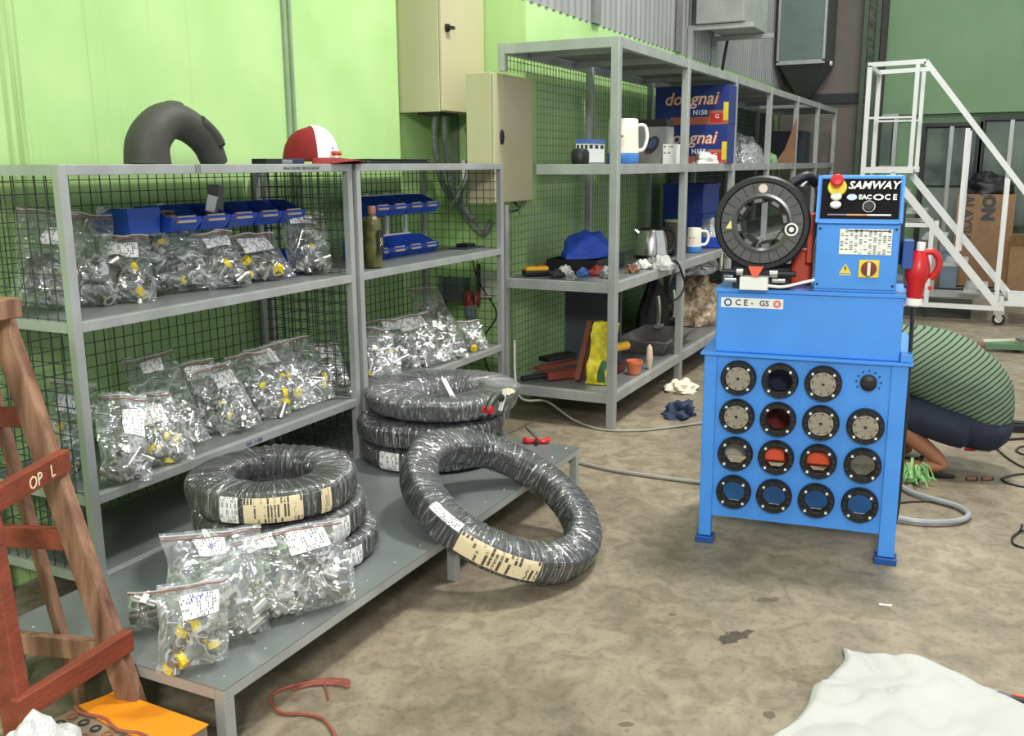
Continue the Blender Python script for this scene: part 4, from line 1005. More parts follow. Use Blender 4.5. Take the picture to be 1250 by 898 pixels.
# foot of the ring head: manifold, fittings and white relay box
mo('head_saddle', MB().bb((.10, .02, 1.104), (.32, .23, 1.19)), dark_metal, bevel=.004)
mo('relay_box', MB().bb((.135, -.045, 1.106), (.245, .018, 1.158)), white_p, bevel=.003)
for x0, x1, z, r, m_ in ((.06, .15, 1.175, .012, black_p), (.075, .12, 1.142, .010, chrome), (.255, .35, 1.172, .012, black_p), (.26, .31, 1.145, .010, chrome), (.12, .145, 1.175, .016, chrome), (.25, .28, 1.172, .016, chrome)):
    mo('hydraulic_fitting', MB().cyl((x0, -.02, z), (x1, -.02, z), r, 12), m_, smooth=True)
mo('red_tag', MB().add([(.165, -.035, 1.20), (.225, -.035, 1.20), (.205, -.05, 1.16), (.185, -.05, 1.16), (.165, -.028, 1.20), (.225, -.028, 1.20), (.205, -.043, 1.16), (.185, -.043, 1.16)], [(0, 3, 2, 1), (4, 5, 6, 7), (0, 1, 5, 4), (1, 2, 6, 5), (2, 3, 7, 6), (3, 0, 4, 7)]), orange_p)
mo('white_cable', MB().tube(spline([(.24, -.03, 1.125), (.30, -.03, 1.122), (.36, -.01, 1.135), (.42, .005, 1.15)], 6), .006, 8), white_p, smooth=True)
mo('grease_fitting', MB().cyl((.05, .05, 1.24), (.05, .05, 1.17), .010, 10), chrome)
# control box
cb = mo('control_box', MB().bb((.416, .012, 1.104), (.722, .30, 1.372)), blue_paint, bevel=.004)
mo('front_cover', MB().bb((.419, .003, 1.118), (.719, .012, 1.368)), blue_paint, cb, bevel=.002)
for x in (.430, .708):
    for z in (1.135, 1.352): mo('screw', MB().cyl((x, .003, z), (x, -.001, z), .005, 8), black_p, cb)
# sloping head of the control box
sl = .06
hd = MB().add([(.416, -.006, 1.372), (.722, -.006, 1.372), (.722, .30, 1.372), (.416, .30, 1.372), (.416, sl, 1.553), (.722, sl, 1.553), (.722, .30, 1.553), (.416, .30, 1.553)],
              [(0, 3, 2, 1), (4, 5, 6, 7), (0, 1, 5, 4), (1, 2, 6, 5), (2, 3, 7, 6), (3, 0, 4, 7)])
hdo = mo('panel_head', hd, blue_paint, cb, bevel=.003)
e_x = Vector((1, 0, 0)); e_y = Vector((0, sl+.006, .181)).normalized(); e_n = e_x.cross(e_y)
PO = Vector((.569, (sl-.006)/2, 1.4625))
def pp_(x, y, n=0): return PO+e_x*x+e_y*y+e_n*n
RP = Matrix((e_x, e_n*-1, e_y)).transposed()
mo('black_fascia', MB().box(pp_(0, .003, .002), (.286, .004, .160), RP), mat('matt_black_fascia', (14, 14, 16), .7, 0, .1, spec=.15), cb)
for x in (-.153, .153): mo('side_lip', MB().box(pp_(x, 0, .005), (.010, .012, .19), RP), blue_paint, cb)
text('brand_name', 'SAMWAY', .042, white_p, hdo, frame(pp_(.045, .055, .0045), e_x, e_y), shear=.25, bold=.0012, spacing=1.05)
text('approval_marks', 'EAC', .025, white_p, hdo, frame(pp_(.018, .008, .0045), e_x, e_y), bold=.001)
text('approval_marks', 'C E', .030, white_p, hdo, frame(pp_(.110, .008, .0045), e_x, e_y), bold=.001)
mo('mark_badge', MB().lathe([(.001, .003), (.015, .003), (.016, 0)], 20, frame(pp_(-.030, .008, .004), e_x, e_y) @ Matrix.Diagonal((1.2, .8, 1, 1)), cap=False), mat('pale_blue_badge', (196, 206, 224), .5), cb)
mo('oval_badge', MB().lathe([(.010, 0), (.016, 0), (.016, .003), (.010, .003)], 20, frame(pp_(.066, .008, .004), e_x, e_y) @ Matrix.Diagonal((1.2, .75, 1, 1)), True), white_p, cb)
es = mo('emergency_stop', MB().lathe([(.014, .0), (.014, .022), (.024, .026), (.025, .044), (.020, .050), (.001, .052)], 24, frame(pp_(-.088, .062, .004), e_x, e_y), cap=False), red_p, cb, smooth=True)
mo('yellow_collar', MB().lathe([(.001, .010), (.034, .010), (.036, .0), (.030, 0)], 24, frame(pp_(-.086, .047, .004), e_x, e_y), cap=False), mat('signal_yellow', (232, 206, 60), .45), cb, smooth=True)
for y in (.008, -.024):
    mo('push_button', MB().lathe([(.018, 0), (.018, .010), (.014, .014), (.001, .014)], 20, frame(pp_(-.088, y, .004), e_x, e_y) @ Matrix.Diagonal((1.15, .8, 1, 1)), cap=False), white_p, cb, smooth=True)
mo('speed_dial', MB().lathe([(.016, 0), (.018, .002), (.017, .014), (.001, .015)], 20, frame(pp_(.034, -.028, .004), e_x, e_y), cap=False), dark_metal, cb, smooth=True)
mo('dial_scale', MB().ring(pp_(.034, -.028, .004), pp_(.034, -.028, .0055), .023, .0205, 24), white_p, cb)
for x0, x1, m_ in ((-.115, -.045, grey_p), (-.045, .03, mat('orange_print', (214, 150, 110), .5)), (.03, .115, white_p)):
    mo('fascia_stripe', MB().box(pp_((x0+x1)/2, -.062, .0045), (x1-x0, .001, .006), RP), m_, cb)
# data sticker, warning triangle, main switch on the cover
chart = print_mat('data_chart', (236, 236, 228), (112, 114, 114), 11, 13, .72)
f0 = -.0002
mo('data_chart_sticker', MB().add([(.504, f0, 1.254), (.694, f0, 1.254), (.694, f0, 1.352), (.504, f0, 1.352)], [(0, 1, 2, 3)], 0, [[(0, 0), (1, 0), (1, 1), (0, 1)]]), chart, cb, solid=.0006)
mo('chart_header', MB().bb((.535, -.0012, 1.343), (.688, -.0006, 1.347)), ink_dark, cb)
tri = lambda c, s, y: [(c[0]-s, y, c[1]-s*.8), (c[0]+s, y, c[1]-s*.8), (c[0], y, c[1]+s*.9)]
def prism(pts, d): 
    n = len(pts); return MB().add(pts+[(x, y-d, z) for x, y, z in pts], [tuple(range(n-1, -1, -1)), tuple(range(n, 2*n))]+[(i, (i+1) % n, (i+1) % n+n, i+n) for i in range(n)])
ws = mo('voltage_warning', prism(tri((.532, 1.198), .022, .003), .0012), mat('signal_yellow', (232, 206, 60)), cb)
mo('warning_bolt', prism([(.533, .0016, 1.212), (.527, .0016, 1.198), (.532, .0016, 1.198), (.529, .0016, 1.186), (.538, .0016, 1.201), (.533, .0016, 1.201)], .0008), ink_dark, ws)
mo('warning_strip', MB().bb((.510, .0018, 1.172), (.555, .003, 1.176)), mat('signal_yellow', (232, 206, 60)), ws)
sw = mo('main_switch', MB().bb((.581, -.004, 1.166), (.655, .003, 1.234)), mat('signal_yellow', (232, 206, 60)), cb, bevel=.002)
mo('switch_dial', MB().lathe([(.029, 0), (.028, .010), (.001, .011)], 24, Matrix.Translation((.618, -.004, 1.200)) @ Euler((PI/2, 0, 0)).to_matrix().to_4x4(), cap=False), mat('brown_red_dial', (116, 42, 22), .4), sw, smooth=True)
mo('switch_lever', MB().bb((.612, -.026, 1.175), (.624, -.014, 1.226)), mat('pale_lever', (226, 214, 196), .4), sw, bevel=.002)
# approval strip on the tank
st = mo('approval_strip', MB().bb((.058, .0105, 1.026), (.305, .0120, 1.066)), white_p)
for s, x, sz in (('C E', .140, .034), ('-', .183, .03), ('GS', .230, .032)):
    text('strip_print', s, sz, ink_dark, st, frame((x, .010, 1.046), (1, 0, 0), (0, 0, 1)), bold=.0006)
mo('strip_roundel', MB().ring((.086, .0105, 1.046), (.086, .0095, 1.046), .016, .010, 20), ink_blue, st)
mo('strip_roundel', MB().ring((.281, .0105, 1.046), (.281, .0095, 1.046), .016, .006, 20), mat('salmon_print', (214, 130, 108), .5), st)
# bracket and inlet on the right-hand side of the control box
mo('inlet_bracket', MB().bb((.735, .02, 1.20), (.775, .11, 1.31)), blue_dark, bevel=.004)
mo('bracket_arm', MB().bb((.722, .10, 1.21), (.740, .13, 1.45)), dark_metal)
mo('side_gland', MB().cyl((.722, .06, 1.16), (.745, .06, 1.16), .02, 12), grey_p)

# red industrial plug with its lead, hanging off the bracket
pt = MM @ Vector((.800, .06, 1.262)); pb_ = MM @ Vector((.790, .06, 1.082))
pg = thing('industrial_plug', 'bright red industrial plug with white collar on the blue machine side', 'plug', pb_)
q = (pb_-pt).to_track_quat('Z', 'Y').to_matrix().to_4x4(); q.translation = pt; L = (pb_-pt).length
obj('plug_body', MB().lathe([(.018, -.008), (.030, .01), (.044, .05), (.046, .075), (.042, .10), (.033, .12), (.030, L-.01), (.027, L)], 20, q), red_p, pg, world=True, smooth=True)
obj('white_collar', MB().lathe([(.032, L-.004), (.034, L+.004), (.034, L+.022), (.026, L+.028), (.008, L+.03)], 20, q), white_p, pg, world=True, smooth=True)
obj('white_cap', MB().lathe([(.014, -.04), (.016, -.036), (.016, -.006)], 14, q), white_p, pg, world=True, smooth=True)
d_ = MM.to_3x3() @ Vector((1, 0, 0))
obj('lever_loop', MB().tube(spline([pt+d_*.01+Vector((0, 0, .0)), pt+d_*.045+Vector((0, 0, .004)), pt+d_*.068+Vector((0, 0, -.025)), pt+d_*.066+Vector((0, 0, -.065)), pt+d_*.042+Vector((0, 0, -.10))], 6), .013, 10), red_p, pg, world=True, smooth=True)
obj('latch', MB().box(pt+d_*.045+Vector((0, 0, -.135)), (.03, .015, .012)), red_p, pg, world=True)
fl_ = pb_+Vector((0, 0, -.03))
cable('power_lead', 'dark power lead dropping from the red plug beside the blue machine', [fl_, fl_+Vector((0, -.003, -.2)), fl_+Vector((.01, -.006, -.5)), fl_+Vector((.05, .0, -.85)), Vector((fl_.x+.15, fl_.y+.03, .012))], .008, dark_metal)

# ------------------------------------------------------------------ contents of the tall rack
def sit(px0, px1, pyt, pyb, Y, zs):
    """left/right/top pixel extents of a thing standing at depth Y on height zs -> x0,x1,height"""
    a = at_y(px0, (pyt+pyb)/2, Y); b = at_y(px1, (pyt+pyb)/2, Y); h = at_y((px0+px1)/2, pyt, Y).z-zs
    return a.x, b.x, h
T1, T2, T3 = TZ
E0 = .0005
# --- upper board
# two battery cartons
navy_card = mat('navy_carton', (24, 46, 118), .5, 0, .1); rust_card = mat('rust_carton', (164, 92, 66), .55, 0, .15); red_card = mat('red_carton_print', (176, 34, 34), .5)
def battery_box(x0, x1, y0, y1, z0, h, label):
    t = thing('battery_carton', label, 'carton', ((x0+x1)/2, y1, z0))
    obj('carton_body', MB().bb((x0, y0, z0), (x1, y1, z0+h)), navy_card, t, world=True, bevel=.003)
    yf = y0-.0015; W = x1-x0
    obj('rust_band', MB().bb((x0+W*.25, yf, z0), (x1, y0, z0+h*.22)).bb((x1-W*.28, yf-.0005, z0), (x1, y0, z0+h*.34)), rust_card, t, world=True)
    obj('red_block', MB().bb((x1-W*.22, yf-.001, z0+h*.08), (x1-W*.04, y0, z0+h*.30)), red_card, t, world=True)
    m_ = mat('carton_lettering', (226, 196, 176), .5)
    text('brand_lettering', 'dongnai', h*.42, m_, t, frame(((x0+x1)/2-.01, yf-.001, z0+h*.60), (1, 0, 0), (0, .0, 1)), shear=.3, world=True, bold=.003)
    text('brand_lettering', 'dongnai', h*.42, mat('carton_lettering_shadow', (120, 52, 40), .5), t, frame(((x0+x1)/2-.004, yf-.0004, z0+h*.585), (1, 0, 0), (0, 0, 1)), shear=.3, world=True, bold=.006)
    text('model_lettering', 'N150', h*.17, white_p, t, frame((x1-W*.30, yf-.001, z0+h*.42), (1, 0, 0), (0, 0, 1)), world=True, bold=.001)
    # end face towards the camera
    xf = x0-.0015
    text('brand_lettering', 'dongnai', h*.30, m_, t, frame((xf, (y0+y1)/2, z0+h*.55), (0, -1, 0), (0, 0, 1)), shear=.3, world=True, bold=.002)
    obj('yellow_patch', MB().bb((x1-W*.02, yf-.001, z0+h*.1), (x1+.001, y0+.08, z0+h*.6)), mat('yellow_print', (216, 196, 50), .5), t, world=True)
    return t
b0 = at_x(798, 150, 7.86); b1 = at_x(888, 150, 7.86)
yb0, yb1 = b1.y, min(b0.y, 2.62)
def battery_end(z0, h, label, dx=0):
    """carton lying across the rack: its long printed side faces down the aisle"""
    x0 = 7.88+dx; t = thing('battery_carton', label, 'carton', (x0+.12, (yb0+yb1)/2, z0))
    obj('carton_body', MB().bb((x0, yb0, z0), (x0+.24, yb1, z0+h)), navy_card, t, world=True, bevel=.003)
    W = yb1-yb0; F = lambda u, v, d=.001: Vector((x0-d, yb1-W*u, z0+h*v))
    def patch(n, u0, u1, v0, v1, m_, d): obj(n, MB().bb(F(u0, v0, d), F(u1, v1, -.0002)), m_, t, world=True)
    patch('rust_band', .22, 1, 0, .20, rust_card, .0010); patch('rust_panel', .74, .985, .0, .36, rust_card, .0014); patch('red_block', .76, .93, .05, .28, red_card, .0018)
    patch('yellow_patch', .93, .995, .10, .56, mat('yellow_print', (216, 196, 50), .5), .0022)
    m_ = mat('carton_lettering', (226, 196, 176), .5)
    text('lettering_shadow', 'dongnai', h*.46, mat('carton_lettering_shadow', (120, 52, 40), .5), t, frame(F(.49, .645, .0016), (0, -1, 0), (0, .04, 1)), shear=.3, world=True, bold=.006, ext=.0003)
    text('brand_lettering', 'dongnai', h*.46, m_, t, frame(F(.48, .66, .0026), (0, -1, 0), (0, .04, 1)), shear=.3, world=True, bold=.002, ext=.0003)
    text('model_lettering', 'N150', h*.17, white_p, t, frame(F(.62, .31, .0022), (0, -1, 0), (0, 0, 1)), world=True, bold=.001, ext=.0003)
    text('badge_letter', 'G', h*.16, white_p, t, frame(F(.85, .20, .003), (0, -1, 0), (0, 0, 1)), world=True, ext=.0003)
    return t
hb_ = (at_x(845, 104, 7.86).z-T3)/2
battery_end(T3+E0, hb_-.002, 'navy battery carton lying under the matching carton on the upper board')
battery_end(T3+hb_, hb_-.002, 'navy battery carton lying on top of the matching carton', .01)
def jug(label, px0, px1, pyt, pyb, Y, zs, cat='jug'):
    x0, x1, h = sit(px0, px1, pyt, pyb, Y, zs); c = Vector(((x0+x1)/2, Y, zs+E0)); r = (px1-px0)/2/ppm(c); M = Matrix.Translation(c)
    t = thing('water_jug', label, cat, c)
    obj('jug_body', MB().lathe([(r, h*.24), (r*.97, h*.6), (r*.93, h*.97), (r*.86, h), (r*.8, h*.97)], 28, M), mat('cream_jug_plastic', (226, 222, 204), .4, 0, .03), t, world=True, smooth=True)
    obj('blue_base', MB().lathe([(r*.96, 0), (r*1.01, .008), (r*1.01, h*.22), (r, h*.24)], 28, M), mat('blue_jug_plastic', (64, 124, 196), .4), t, world=True, smooth=True)
    d = RGT; a = c+d*r*.93
    obj('handle', MB().tube(spline([a+Vector((0, 0, h*.86)), a+d*.045+Vector((0, 0, h*.84)), a+d*.06+Vector((0, 0, h*.6)), a+d*.04+Vector((0, 0, h*.34)), a+Vector((0, 0, h*.30))], 5), .011, 8), white_p, t, world=True, smooth=True)
    fd_ = Vector((-FWD.x, -FWD.y, 0)).normalized(); fl2 = (fd_-RGT*.55).normalized()
    pr_ = MB().grid(lambda u, v: c+Matrix.Rotation((u-.5)*.9, 3, 'Z') @ (fl2*(r*1.003))+Vector((0, 0, h*(.42+.22*v))), 6, 3, uv=True)
    obj('leaf_print', pr_, print_mat('jug_print', (224, 218, 196), (150, 120, 60), 3, 3, .6), t, world=True)
    return t
jug('tall white jug with a blue base on the upper board of the tall rack', 741, 779, 145, 197, 2.16, T3)
x0, x1, h = sit(718, 738, 170, 197, 2.22, T3)
t = thing('small_carton', 'small blue and white carton with dark print beside the white jug', 'carton', ((x0+x1)/2, 2.25, T3))
obj('carton_body', MB().bb((x0, 2.22, T3+E0), (x1, 2.30, T3+h*.82)), mat('grey_carton', (120, 124, 124)), t, world=True)
obj('blue_lid', MB().bb((x0-.004, 2.216, T3+h*.82), (x1+.004, 2.304, T3+h)), mat('blue_lid', (70, 108, 176), .5), t, world=True)
obj('print_panel', MB().grid(lambda a, b: Vector((x0-.001, 2.30-.08*a, T3+.01+h*.75*b)), 1, 1, uv=True), print_mat('mono_print', (228, 228, 224), (30, 30, 32), 3, 3, .7), t, world=True)
obj('print_panel', MB().grid(lambda a, b: Vector((x0+(x1-x0)*a, 2.2195, T3+.01+h*.75*b)), 1, 1, uv=True), MATS['mono_print'], t, world=True)
x0, x1, h = sit(706, 720, 182, 197, 2.25, T3)
tag(obj('black_motor', MB().lathe([(.001, 0), (.05, .0), (.055, .02), (.055, .07), (.04, .09), (.001, .092)], 18, Matrix.Translation((x0+.03, 2.25, T3+E0)), cap=False), black_p, None, loc=(x0+.03, 2.25, T3), world=True, smooth=True), 'small round black motor on the upper board', 'motor')
# grinder carton
g0 = at_x(778, 170, 6.95); g1 = at_x(813, 170, 6.95); hg = at_x(796, 146, 6.95).z-T3; tpz = hg
t = thing('tool_carton', 'grey carton with a grinder picture and black top band', 'carton', (7.0, (g0.y+g1.y)/2, T3))
yA, yB_ = max(min(g0.y, 2.6), g1.y), g1.y
obj('carton_body', MB().bb((6.95, yB_, T3+E0), (7.14, yA, T3+hg)), mat('pale_grey_carton', (150, 152, 148), .6), t, world=True)
obj('black_band', MB().bb((6.948, yB_-.001, T3+hg*.84), (7.141, yA+.001, T3+hg+.002)), black_p, t, world=True)
ym = (yA+yB_)/2
pic = obj('grinder_picture', MB().lathe([(.001, .0012), (.058, .0012), (.06, 0)], 24, frame((6.9498, ym, T3+hg*.42), (0, -1, 0), (0, 0, 1)) @ Matrix.Rotation(.9, 4, 'Z') @ Matrix.Diagonal((1.25, .78, 1, 1)), cap=False), mat('picture_dark', (44, 52, 62), .5), t, world=True)
obj('picture_highlight', MB().lathe([(.001, .002), (.035, .002), (.037, 0)], 20, frame((6.9492, ym-.005, T3+hg*.46), (0, -1, 0), (0, 0, 1)) @ Matrix.Rotation(.9, 4, 'Z') @ Matrix.Diagonal((1.2, .7, 1, 1)), cap=False), mat('picture_blue', (70, 92, 120), .5), pic, world=True)
obj('picture_red', MB().box((6.9475, ym+.03, T3+hg*.25), (.002, .035, .02)), mat('picture_red', (150, 60, 46), .5), pic, world=True)
x0, x1, h = sit(819, 832, 176, 197, 2.10, T3)
t = thing('white_carton', 'small white carton with printed panel between grey carton and navy cartons', 'carton', ((x0+x1)/2, 2.1, T3))
obj('carton_body', MB().bb((x0, 2.08, T3+E0), (x1, 2.16, T3+h)), white_p, t, world=True)
obj('print_panel', MB().grid(lambda a, b: Vector((x0-.001, 2.155-.07*a, T3+.02+h*.8*b)), 1, 1, uv=True), print_mat('carton_print', (232, 232, 226), (70, 76, 84), 4, 5, .5), t, world=True)
def lump(name, label, cat, c, rx, ry, rz, m_, seed=1, amp=.25, f=7, group=None, kind=None):
    """crumpled soft heap sitting on its base"""
    c = Vector(c)
    def P(a, b):
        th_ = a*2*PI; ph_ = b*PI/2; v = Vector((math.cos(th_)*math.cos(ph_), math.sin(th_)*math.cos(ph_), math.sin(ph_)))
        k_ = 1+amp*(nz(v, 2.2, seed)+.6*abs(nz(v, f, seed+4))-.2)
        return c+Vector((v.x*rx*k_, v.y*ry*k_, max(0, v.z*rz*k_)+.001))
    m = MB(); n = 36; V = [P(i/n, j/16) for j in range(16) for i in range(n)]+[P(0, 1)]
    F = [(j*n+i, j*n+(i+1) % n, (j+1)*n+(i+1) % n, (j+1)*n+i) for j in range(15) for i in range(n)]+[(15*n+i, 15*n+(i+1) % n, 16*n) for i in range(n)]+[tuple(range(n-1, -1, -1))]
    m.add(V, F); o = obj(name, m, m_, None, loc=c, world=True, smooth=True, angle=60)
    return tag(o, label, cat, group)
q0 = at_y(862, 198, 2.15); 
lump('white_plastic_bag', 'crumpled white plastic bag in front of the navy cartons', 'plastic bag', (q0.x, 2.12, T3), .26, .12, .11, white_p, 3)
q0 = at_y(912, 197, 2.2)
lump('clear_plastic_bag', 'heap of clear plastic bag right of the navy cartons', 'plastic bag', (q0.x+.1, 2.25, T3), .34, .2, .26, film_mat('milky_film', .45, .9, scale=20), 4)
q0 = at_y(934, 195, 2.15); lump('green_rag', 'small pale green rag beside the clear bag heap', 'rag', (q0.x+.1, 2.12, T3), .13, .08, .10, mat('pale_green_cloth', (120, 160, 110), .8), 5)
a = at_x(946, 195, 10.9); b = at_x(972, 150, 10.9)
tag(obj('brown_board', MB().add([(10.9, a.y, T3+E0), (10.9, b.y, T3+E0), (10.9, b.y, b.z+.05), (10.9, a.y-.1, T3+.15), (10.94, a.y, T3+E0), (10.94, b.y, T3+E0), (10.94, b.y, b.z+.05), (10.94, a.y-.1, T3+.15)], [(0, 1, 2, 3), (7, 6, 5, 4), (0, 4, 5, 1), (1, 5, 6, 2), (2, 6, 7, 3), (3, 7, 4, 0)]), mat('brown_board', (140, 104, 76), .7), None, loc=(10.9, b.y, T3), world=True), 'slanting brown board standing on the far part of the upper board', 'board')
tag(obj('dark_tarp_roll', MB().tube(spline([(9.2, 2.55, T3+.07), (9.9, 2.52, T3+.08), (10.6, 2.5, T3+.07)], 6), .068, 14), mat('dark_tarp', (44, 48, 50), .7), None, loc=(9.9, 2.5, T3), world=True, smooth=True), 'dark rolled tarpaulin along the back of the upper board', 'tarpaulin')
tag(obj('dark_case', MB().bb((12.2, 2.1, T3+E0), (12.7, 2.5, T3+.38)).bb((12.3, 2.096, T3+.1), (12.6, 2.1, T3+.3)), mat('dark_navy_case', (38, 44, 56), .5), None, loc=(12.4, 2.3, T3), world=True, bevel=.01), 'dark navy case at the far end of the upper board', 'case')
# tall dark sheets hanging at the far bays
tag(obj('dark_sheet', MB().grid(lambda a, b: Vector((9.0+a*4.6, 2.752+.012*math.sin(a*60), .25+b*2.0)), 80, 4), mat('dark_backing_sheet', (46, 52, 54), .7), None, loc=(11, 2.75, .24), world=True, solid=.004), 'dark backing sheet behind the far bays of the tall rack', 'sheet')
# --- middle board
q0 = at_z(655, 336, T2); 
t = thing('multimeter', 'yellow and black test meter at the corner of the tall rack', 'meter', (q0.x, q0.y, T2))
mm_ = Matrix.Translation(q0) @ Euler((0, 0, YAW-PI/2+.3)).to_matrix().to_4x4()
def loc_box(c, d): 
    m = MB().box(c, d); m.v = [tuple(mm_ @ Vector(v)) for v in m.v]; return m
obj('black_holster', loc_box((0, 0, .018), (.17, .10, .034)), black_p, t, world=True, bevel=.01)
obj('yellow_body', loc_box((-.005, 0, .045), (.15, .085, .03)), mat('tool_yellow', (226, 176, 40), .45), t, world=True, bevel=.01)
obj('red_dial', loc_box((.02, 0, .064), (.05, .05, .010)), mat('rust_dial', (150, 70, 40), .5), t, world=True)
q0 = at_z(668, 331, T2)
tag(obj('tape_roll', MB().lathe([(.035, 0), (.055, 0), (.055, .045), (.035, .045)], 22, Matrix.Translation(q0+Vector((.12, .02, E0))), True), mat('brown_tape', (120, 92, 66), .5), None, loc=q0+Vector((.12, .02, 0)), world=True, smooth=True), 'brown roll of tape behind the test meter', 'tape roll')
q0 = at_z(715, 322, T2); q0.x = 6.0
bt_ = thing('black_tray', 'shallow black tray heaped with small parts on the middle board', 'tray', (6.1, 2.44, T2))
obj('tray', MB().bb((5.83, 2.26, T2+E0), (6.36, 2.62, T2+.012)).bb((5.83, 2.26, T2+.012), (6.36, 2.275, T2+.085)).bb((5.83, 2.605, T2+.012), (6.36, 2.62, T2+.085)).bb((5.83, 2.275, T2+.012), (5.845, 2.605, T2+.085)).bb((6.345, 2.275, T2+.012), (6.36, 2.605, T2+.085)), black_p, bt_, world=True)
lump('blue_bag', 'folded bright blue bag lying on the black tray', 'bag', (6.10, 2.44, T2+.086), .25, .16, .17, mat('blue_fabric', (30, 70, 176), .6, 0, .12, 8, .3, 20), 8, .18, 4)
rng = random.Random(11)
cols = [('oddment_white', (214, 214, 204)), ('oddment_green', (120, 160, 110)), ('oddment_red', (150, 50, 36)), ('oddment_grey', (130, 132, 130)), ('oddment_brown', (120, 84, 60)), ('oddment_blue', (70, 110, 180)), ('oddment_dark', (40, 42, 44))]
names_ = {'oddment_white': 'crumpled white packet', 'oddment_green': 'pale green packet', 'oddment_red': 'rust red sachet', 'oddment_grey': 'grey foil packet', 'oddment_brown': 'brown paper scrap', 'oddment_blue': 'blue packet', 'oddment_dark': 'dark packet'}
for i, (px, py, c, s) in enumerate(((690, 334, 0, 1.1), (702, 331, 1, .9), (712, 336, 5, .9), (722, 330, 0, 1.0), (730, 335, 2, 1.2), (740, 329, 2, 1.1), (744, 338, 3, 1.3), (680, 338, 6, 1.0), (697, 341, 3, .8), (772, 332, 4, 1.0), (785, 327, 0, 1.2), (797, 323, 3, 1.1))):
    q0 = at_z(px, py, T2); nm, rgb = cols[c]
    lump('small_packet', names_[nm]+(' among the oddments between meter and kettle' if px < 760 else ' among the oddments in front of the kettle'), 'packet', (q0.x, q0.y, T2), .055*s, .045*s, .05*s, mat(nm, rgb, .6, 0, .2, 20), 20+i, .4, 5, 'oddments on the middle board')
q0 = at_z(812, 328, T2); lump('white_cloth', 'crumpled white cloth on the board edge before the kettle', 'cloth', (q0.x, q0.y+.02, T2), .12, .07, .085, white_cloth, 41, .35)
# kettle
x0, x1, h = sit(776, 812, 278, 322, 2.40, T2); q0 = at_y(795, 310, 2.30); h = at_y(795, 278, 2.30).z-T2
kc = Vector((q0.x, 2.30, T2+E0)); r = 19/ppm(kc)
kt = thing('electric_kettle', 'steel electric kettle with black lid and handle', 'kettle', kc)
obj('kettle_body', MB().lathe([(r*1.05, .02), (r*1.05, .03), (r*.98, h*.5), (r*.84, h*.9), (r*.80, h*.93)], 32, Matrix.Translation(kc)), chrome, kt, world=True, smooth=True)
obj('kettle_base', MB().lathe([(r*1.02, 0), (r*1.08, .004), (r*1.06, .02)], 32, Matrix.Translation(kc)), black_p, kt, world=True, smooth=True)
obj('lid', MB().lathe([(r*.82, h*.93), (r*.74, h*.98), (r*.3, h*1.0), (.01, h*1.0)], 28, Matrix.Translation(kc)), black_p, kt, world=True, smooth=True)
obj('spout', MB().tube([kc-RGT*r*.7+Vector((0, 0, h*.78)), kc-RGT*(r*1.12)+Vector((0, 0, h*.92))], [.03, .016], 10), chrome, kt, world=True, smooth=True)
obj('handle', MB().tube(spline([kc+RGT*r*.5+Vector((0, 0, h*.98)), kc+RGT*r*1.25+Vector((0, 0, h*.92)), kc+RGT*r*1.5+Vector((0, 0, h*.6)), kc+RGT*r*1.25+Vector((0, 0, h*.22)), kc+RGT*r*.98+Vector((0, 0, h*.2))], 5), .017, 8), black_p, kt, world=True, smooth=True)
# clear tub behind the post
x0, x1, h = sit(812, 834, 280, 318, 2.45, T2)
tt_ = thing('clear_tub', 'clear tub with a pale lid right of the kettle', 'tub', ((x0+x1)/2, 2.45, T2))
obj('tub', MB().lathe([(.075, E0), (.085, .2*1), (.087, .205)], 20, Matrix.Translation(((x0+x1)/2, 2.45, T2))), mat('smoky_plastic', (120, 112, 98), .3, 0, .2), tt_, world=True, smooth=True)
obj('lid', MB().lathe([(.09, .205), (.092, .225), (.001, .23)], 20, Matrix.Translation(((x0+x1)/2, 2.45, T2)), cap=False), mat('pale_lid', (206, 200, 160), .5), tt_, world=True, smooth=True)
# bottle and jug beyond the second post
q0 = at_y(843, 290, 2.5)
pbt = thing('water_bottle', 'large clear plastic water bottle standing behind the second jug', 'bottle', (q0.x+.1, 2.5, T2))
bc = Vector((q0.x+.1, 2.5, T2+E0)); hh = at_y(846, 245, 2.5).z-T2
obj('bottle', MB().lathe([(.08, 0), (.085, .01), (.085, hh*.28), (.081, hh*.3), (.085, hh*.32), (.085, hh*.62), (.06, hh*.82), (.02, hh*.92), (.02, hh*.96)], 24, Matrix.Translation(bc)), film_mat('clear_pet', .22, .7, (.8, .84, .86), 14), pbt, world=True, smooth=True)
obj('cap', MB().lathe([(.024, hh*.94), (.024, hh), (.001, hh)], 14, Matrix.Translation(bc), cap=False), white_p, pbt, world=True)
q0 = at_y(850, 300, 2.10)
jug('white handled jug with blue base just right of the second post', 838, 856, 278, 311, 2.12, T2)
